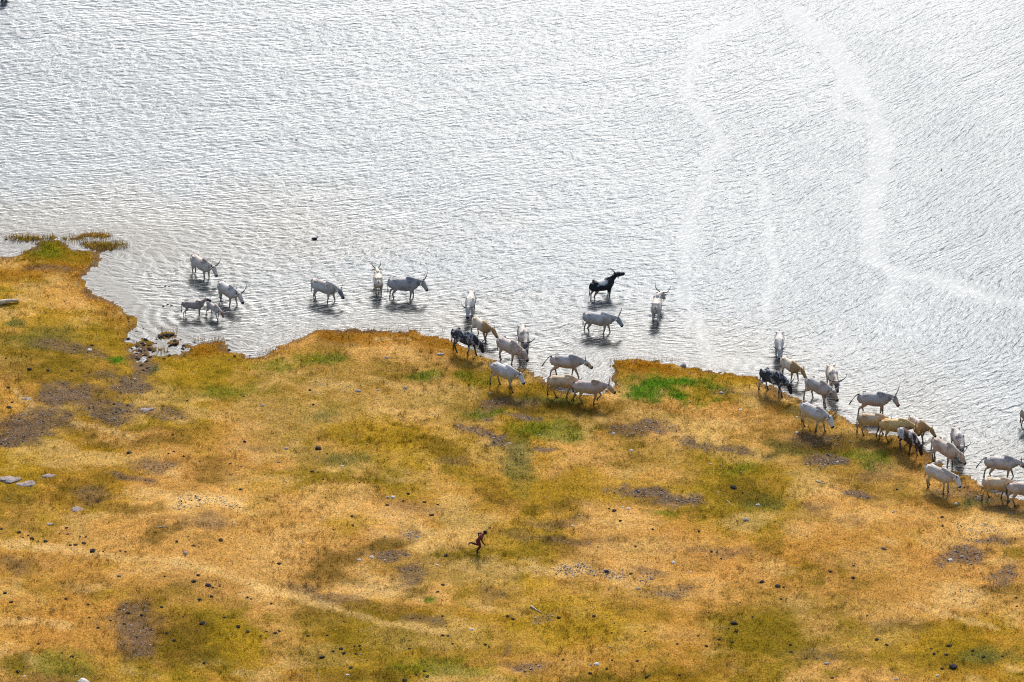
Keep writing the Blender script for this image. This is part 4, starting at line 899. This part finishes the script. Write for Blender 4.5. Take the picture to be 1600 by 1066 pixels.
for i, (x, y, dd) in enumerate(DUNG):
    place('dung_pat', pats[i % 6], M_dung, x, y, dd * R.uniform(.9, 1.15) + .8, near_label(x, y, dd, 'dung pat'), 'dung', 'small dung pats on the turf')
for i, (x, y, dd, lb) in enumerate([(497, 701, 12, 'big black dung heap on olive turf at the centre left'), (1146, 762, 12, 'big black dung heap on gold turf above the flat white stone'), (1489, 1042, 14, 'big black dung heap near the bottom right'),
                                    (145, 861, 10, 'large dark dung pat at the end of the row at lower left'), (1190, 910, 9, 'large dark dung pat on straw, right of the gravel field'), (1215, 916, 10, 'large dung pat at the start of a short row, right'),
                                    (325, 915, 11, 'large dung pat in the cluster at lower left'), (316, 974, 10, 'large dung pat on the olive turf at lower left'), (959, 798, 7, 'black dung pat beside the white stone at the gravel streak'), (14, 637, 9, 'large dung pat beside the pale track at upper left'), (1147, 974, 11, 'dark hollow dung heap at the olive edge, lower right')]):
    place('dung_heap', pats[i % 6], M_dung, x, y, dd, lb, 'dung', 'large dung heaps on the turf')

CLODS = [(224, 515, 5), (230, 517, 4), (213, 520, 6), (210, 525, 4), (228, 531, 8), (245, 531, 6), (251, 526, 13), (262, 524, 15), (269, 523, 9), (273, 533, 9), (275, 537, 11), (268, 539, 8), (282, 532, 6), (304, 537, 7), (287, 540, 7), (265, 543, 8), (286, 547, 9), (222, 537, 9), (214, 542, 8),
 (233, 545, 10), (240, 550, 9), (225, 539, 7), (233, 540, 7), (200, 531, 7), (209, 534, 5), (265, 556, 9), (244, 537, 6), (256, 561, 7), (367, 557, 8), (357, 541, 6), (358, 547, 7), (390, 557, 6), (258, 451, 7), (265, 452, 6), (255, 482, 7), (262, 479, 7), (268, 480, 6), (228, 492, 4), (146, 453, 4), (168, 411, 4), (111, 379, 5), (10, 376, 6),
 (219, 548, 8), (226, 556, 9), (216, 561, 8), (229, 565, 8), (221, 571, 9), (213, 553, 7), (235, 558, 7), (224, 579, 8), (231, 575, 7), (206, 545, 6)]
for i, (x, y, dd) in enumerate(CLODS):
    o = place('mud_clod', pats[i % 6], M_clod, x, y, dd, near_label(x, y, dd - 2, 'mud clod'), 'mud', 'mud clods at the inlet', water=True)
    o.scale.z *= .8; o.scale.y *= .8

def stick(px0, py0, px1, py1, rad, mat, name, label, cat, seed=1, zlift=0.0, bend=.06):
    r_ = random.Random(seed); a = Vector(on_ground(px0, py0)); b_ = Vector(on_ground(px1, py1)); V, F = [], []
    L_ = (b_ - a).length; pts = []; rad_ = []
    for i in range(9):
        t = i / 8; p = a.lerp(b_, t); p.x += r_.uniform(-bend, bend) * L_ * .4; p.y += r_.uniform(-bend, bend) * L_ * .4; p.z = gz(p.x, p.y) + rad * .6 + zlift * math.sin(math.pi * t)
        pts.append(p - a); rad_.append(rad * (1 - .65 * t) * r_.uniform(.8, 1.2))
    tube(V, F, pts, rad_, side=(0, 0, 1), seg=8)
    me = raw_mesh(name, V, F); me.polygons.foreach_set('use_smooth', np.ones(len(me.polygons), dtype=bool))
    o = link(name, me, mat); o.location = a
    return tag(o, label, cat)
M_wood = principled('bleached_wood', (.55, .44, .30), .85, nscale=5, namt=.3, bump=(11, .03))
log = stick(-28, 478, 29, 472, .20, M_wood, 'fallen_log', 'bleached log lying on the turf at the left edge', 'log', 3, .05)
stick(1136, 782, 1146, 791, .025, M_wood, 'dry_stick', 'thin pale stick on olive turf near the flat white stone', 'stick', 4)
stick(829, 948, 846, 958, .05, M_wood, 'dry_stick', 'pale broken branch on gold turf below the centre', 'stick', 5)
stick(247, 825, 263, 823, .035, M_wood, 'dry_stick', 'straight pale stick on straw at lower left', 'stick', 6)
stick(1046, 668, 1060, 664, .035, M_wood, 'dry_stick', 'short pale stick on turf below the bright green grass', 'stick', 7)
stick(1275, 752, 1290, 756, .04, M_wood, 'dry_stick', 'pale stick on olive turf below the right group', 'stick', 8)

# ------------------------------------------------------------------ water birds
def bird(px, py, size, heading, label):
    V, F = [], []
    tube(V, F, [(-.24, 0, .07), (-.16, 0, .055), (-.04, 0, .05), (.08, 0, .05), (.15, 0, .055)], [(.015, .012), (.06, .035), (.085, .06), (.075, .06), (.03, .03)], seg=10)
    tube(V, F, [(.11, 0, .06), (.15, 0, .10), (.165, 0, .145), (.19, 0, .165)], [.032, .022, .022, .03], seg=8)
    e = bpy.data.objects.new('water_bird', None); C.objects.link(e)
    x, y = at(px, py); e.location = (x, y, 0.01); e.scale = (size,) * 3; e.rotation_euler = (0, 0, math.radians(heading)); tag(e, label, 'bird', 'birds on the water')
    me = raw_mesh('body', V, F); me.polygons.foreach_set('use_smooth', np.ones(len(me.polygons), dtype=bool)); link('body', me, M_bird, e)
    V, F = [], []; tube(V, F, [(.205, 0, .163), (.26, 0, .152)], [.012, .004], seg=6); link('beak', raw_mesh('beak', V, F), M_horn, e)
M_bird = principled('dark_plumage', (.025, .025, .03), .7, nscale=12, namt=.4)
bird(492, 374, 1.0, 8, 'dark water bird swimming alone above the white cow seen from behind')
bird(463, 219, .45, 40, 'tiny dark bird on the open water at upper left')
bird(1471, 266, .5, 80, 'tiny dark bird on the bright water at upper right')

# ------------------------------------------------------------------ the running child
def remesh_body(name, V, F, vox, it, mat, parent):
    o = bpy.data.objects.new('tmp', raw_mesh('tmp', V, F)); C.objects.link(o)
    r = o.modifiers.new('r', 'REMESH'); r.mode = 'VOXEL'; r.voxel_size = vox; r.use_smooth_shade = True
    s_ = o.modifiers.new('s', 'SMOOTH'); s_.factor = .5; s_.iterations = it
    me = bpy.data.meshes.new_from_object(o.evaluated_get(bpy.context.evaluated_depsgraph_get())); me.name = name; me.materials.clear(); me.materials.append(mat)
    me.polygons.foreach_set('use_smooth', np.ones(len(me.polygons), dtype=bool)); t = o.data; bpy.data.objects.remove(o); bpy.data.meshes.remove(t)
    return link(name, me, None, parent)
M_skin = principled('dark_skin', (.055, .022, .014), .7, spec=.15)
M_red = principled('maroon_cloth', (.15, .022, .020), .85, nscale=14, namt=.25)
M_shorts = principled('dark_red_cloth', (.12, .016, .018), .85, nscale=14, namt=.25)
M_hair = principled('black_hair', (.008, .007, .007), .8)
M_shoe = principled('light_sandal', (.30, .24, .20), .8)
x, y, z = on_ground(744, 862)
boy = bpy.data.objects.new('person', None); C.objects.link(boy); boy.location = (x, y, z); boy.rotation_euler = (0, math.radians(9), math.radians(-6)); boy.scale = (1.03,) * 3
tag(boy, 'child in maroon clothes running right across the dry turf', 'person')
V, F = [], []
tube(V, F, [(-.01, 0, .66), (.03, 0, .76), (.09, 0, .90), (.155, 0, 1.03), (.19, 0, 1.09)], [(.115, .085), (.11, .08), (.12, .085), (.14, .085), (.08, .06)], seg=14)
tube(V, F, [(.18, 0, 1.07), (.225, 0, 1.15), (.25, 0, 1.19)], [.05, .045, .05], seg=10)
hR = Matrix.Rotation(math.radians(18), 3, 'Y')
ball(V, F, (.285, 0, 1.255), (.092, .078, .112), hR)
ball(V, F, (.315, 0, 1.20), (.062, .056, .060), hR)
ball(V, F, (.378, 0, 1.235), (.022, .016, .022)); ball(V, F, (.365, 0, 1.185), (.016, .026, .010))
for s_ in (-1, 1): ball(V, F, (.275, s_ * .08, 1.25), (.022, .012, .032))
LEG1 = [(0, -.075, .68), (.10, -.08, .54), (.155, -.08, .39), (.09, -.08, .22), (.03, -.08, .075), (.06, -.08, .035), (.16, -.08, .025)]
LEG2 = [(-.01, .075, .68), (.03, .085, .53), (.05, .085, .38), (-.14, .085, .40), (-.36, .085, .43), (-.41, .085, .40), (-.45, .085, .30)]
LR = [.095, .088, .066, .064, .044, .040, .030]
tube(V, F, LEG1, LR, seg=10); tube(V, F, LEG2, LR, seg=10)
ARM1 = [(.165, -.13, 1.04), (.17, -.175, .93), (.20, -.185, .82), (.27, -.17, .72), (.345, -.155, .63)]
ARM2 = [(.165, .13, 1.04), (.05, .18, 1.04), (-.06, .19, 1.02), (-.03, .19, .90), (.02, .19, .80)]
for arm in (ARM1, ARM2):
    tube(V, F, arm, [.054, .048, .042, .038, .028], seg=10)
    w0, w1 = Vector(arm[-1]), Vector(arm[-2]); dv = (w0 - w1).normalized(); sv = Vector((0, 1, 0)); uv_ = dv.cross(sv)
    tube(V, F, [w0, w0 + dv * .04, w0 + dv * .075], [(.026, .018), (.036, .017), (.036, .015)], side=uv_, seg=8)
    for f_, (off, ln_) in enumerate(((-.028, .050), (-.010, .062), (.010, .058), (.028, .044))):
        b0_ = w0 + dv * .07 + uv_ * off; tube(V, F, [b0_, b0_ + dv * ln_ * .6 + sv * .006, b0_ + dv * ln_ + sv * .018], [.0105, .010, .008], seg=6)
    b0_ = w0 + dv * .025 + uv_ * .03; tube(V, F, [b0_, b0_ + uv_ * .028 + dv * .018, b0_ + uv_ * .036 + dv * .045], [.012, .011, .009], seg=6)
remesh_body('body', V, F, .0085, 2, M_skin, boy)
V, F = [], []   # loose shirt
tube(V, F, [(-.03, 0, .63), (0, 0, .70), (.04, 0, .78), (.09, 0, .90), (.15, 0, 1.02), (.185, 0, 1.085)], [(.155, .125), (.145, .115), (.13, .10), (.14, .105), (.155, .105), (.085, .07)], seg=14)
tube(V, F, [(.16, .10, 1.045), (.09, .165, 1.045), (.03, .18, 1.04)], [.075, .065, .066], seg=10); tube(V, F, [(.16, -.10, 1.045), (.165, -.16, .97), (.175, -.18, .91)], [.075, .065, .066], seg=10)
remesh_body('shirt', V, F, .014, 2, M_red, boy)
V, F = [], []
tube(V, F, [(-.02, -.06, .69), (.06, -.078, .59), (.125, -.08, .47)], [.115, .105, .095], seg=12); tube(V, F, [(-.02, .06, .69), (.015, .083, .58), (.04, .085, .46)], [.115, .105, .095], seg=12)
remesh_body('shorts', V, F, .014, 2, M_shorts, boy)
V, F = [], []; ball(V, F, (.272, 0, 1.278), (.105, .092, .105), hR); remesh_body('hair', V, F, .012, 1, M_hair, boy)
for pts_ in (LEG1, LEG2):
    a0, a1 = Vector(pts_[-2]), Vector(pts_[-1]); dn = (a1 - a0).normalized(); off = Vector((0, 0, -.016)) if pts_ is LEG1 else Vector((-.03, 0, .0))
    V, F = [], []; tube(V, F, [a0 - dn * .04 + off, a0 + dn * .03 + off, a1 + dn * .02 + off], [(.036, .020), (.038, .018), (.034, .016)], seg=8); link('sandal', raw_mesh('sandal', V, F), M_shoe, boy)
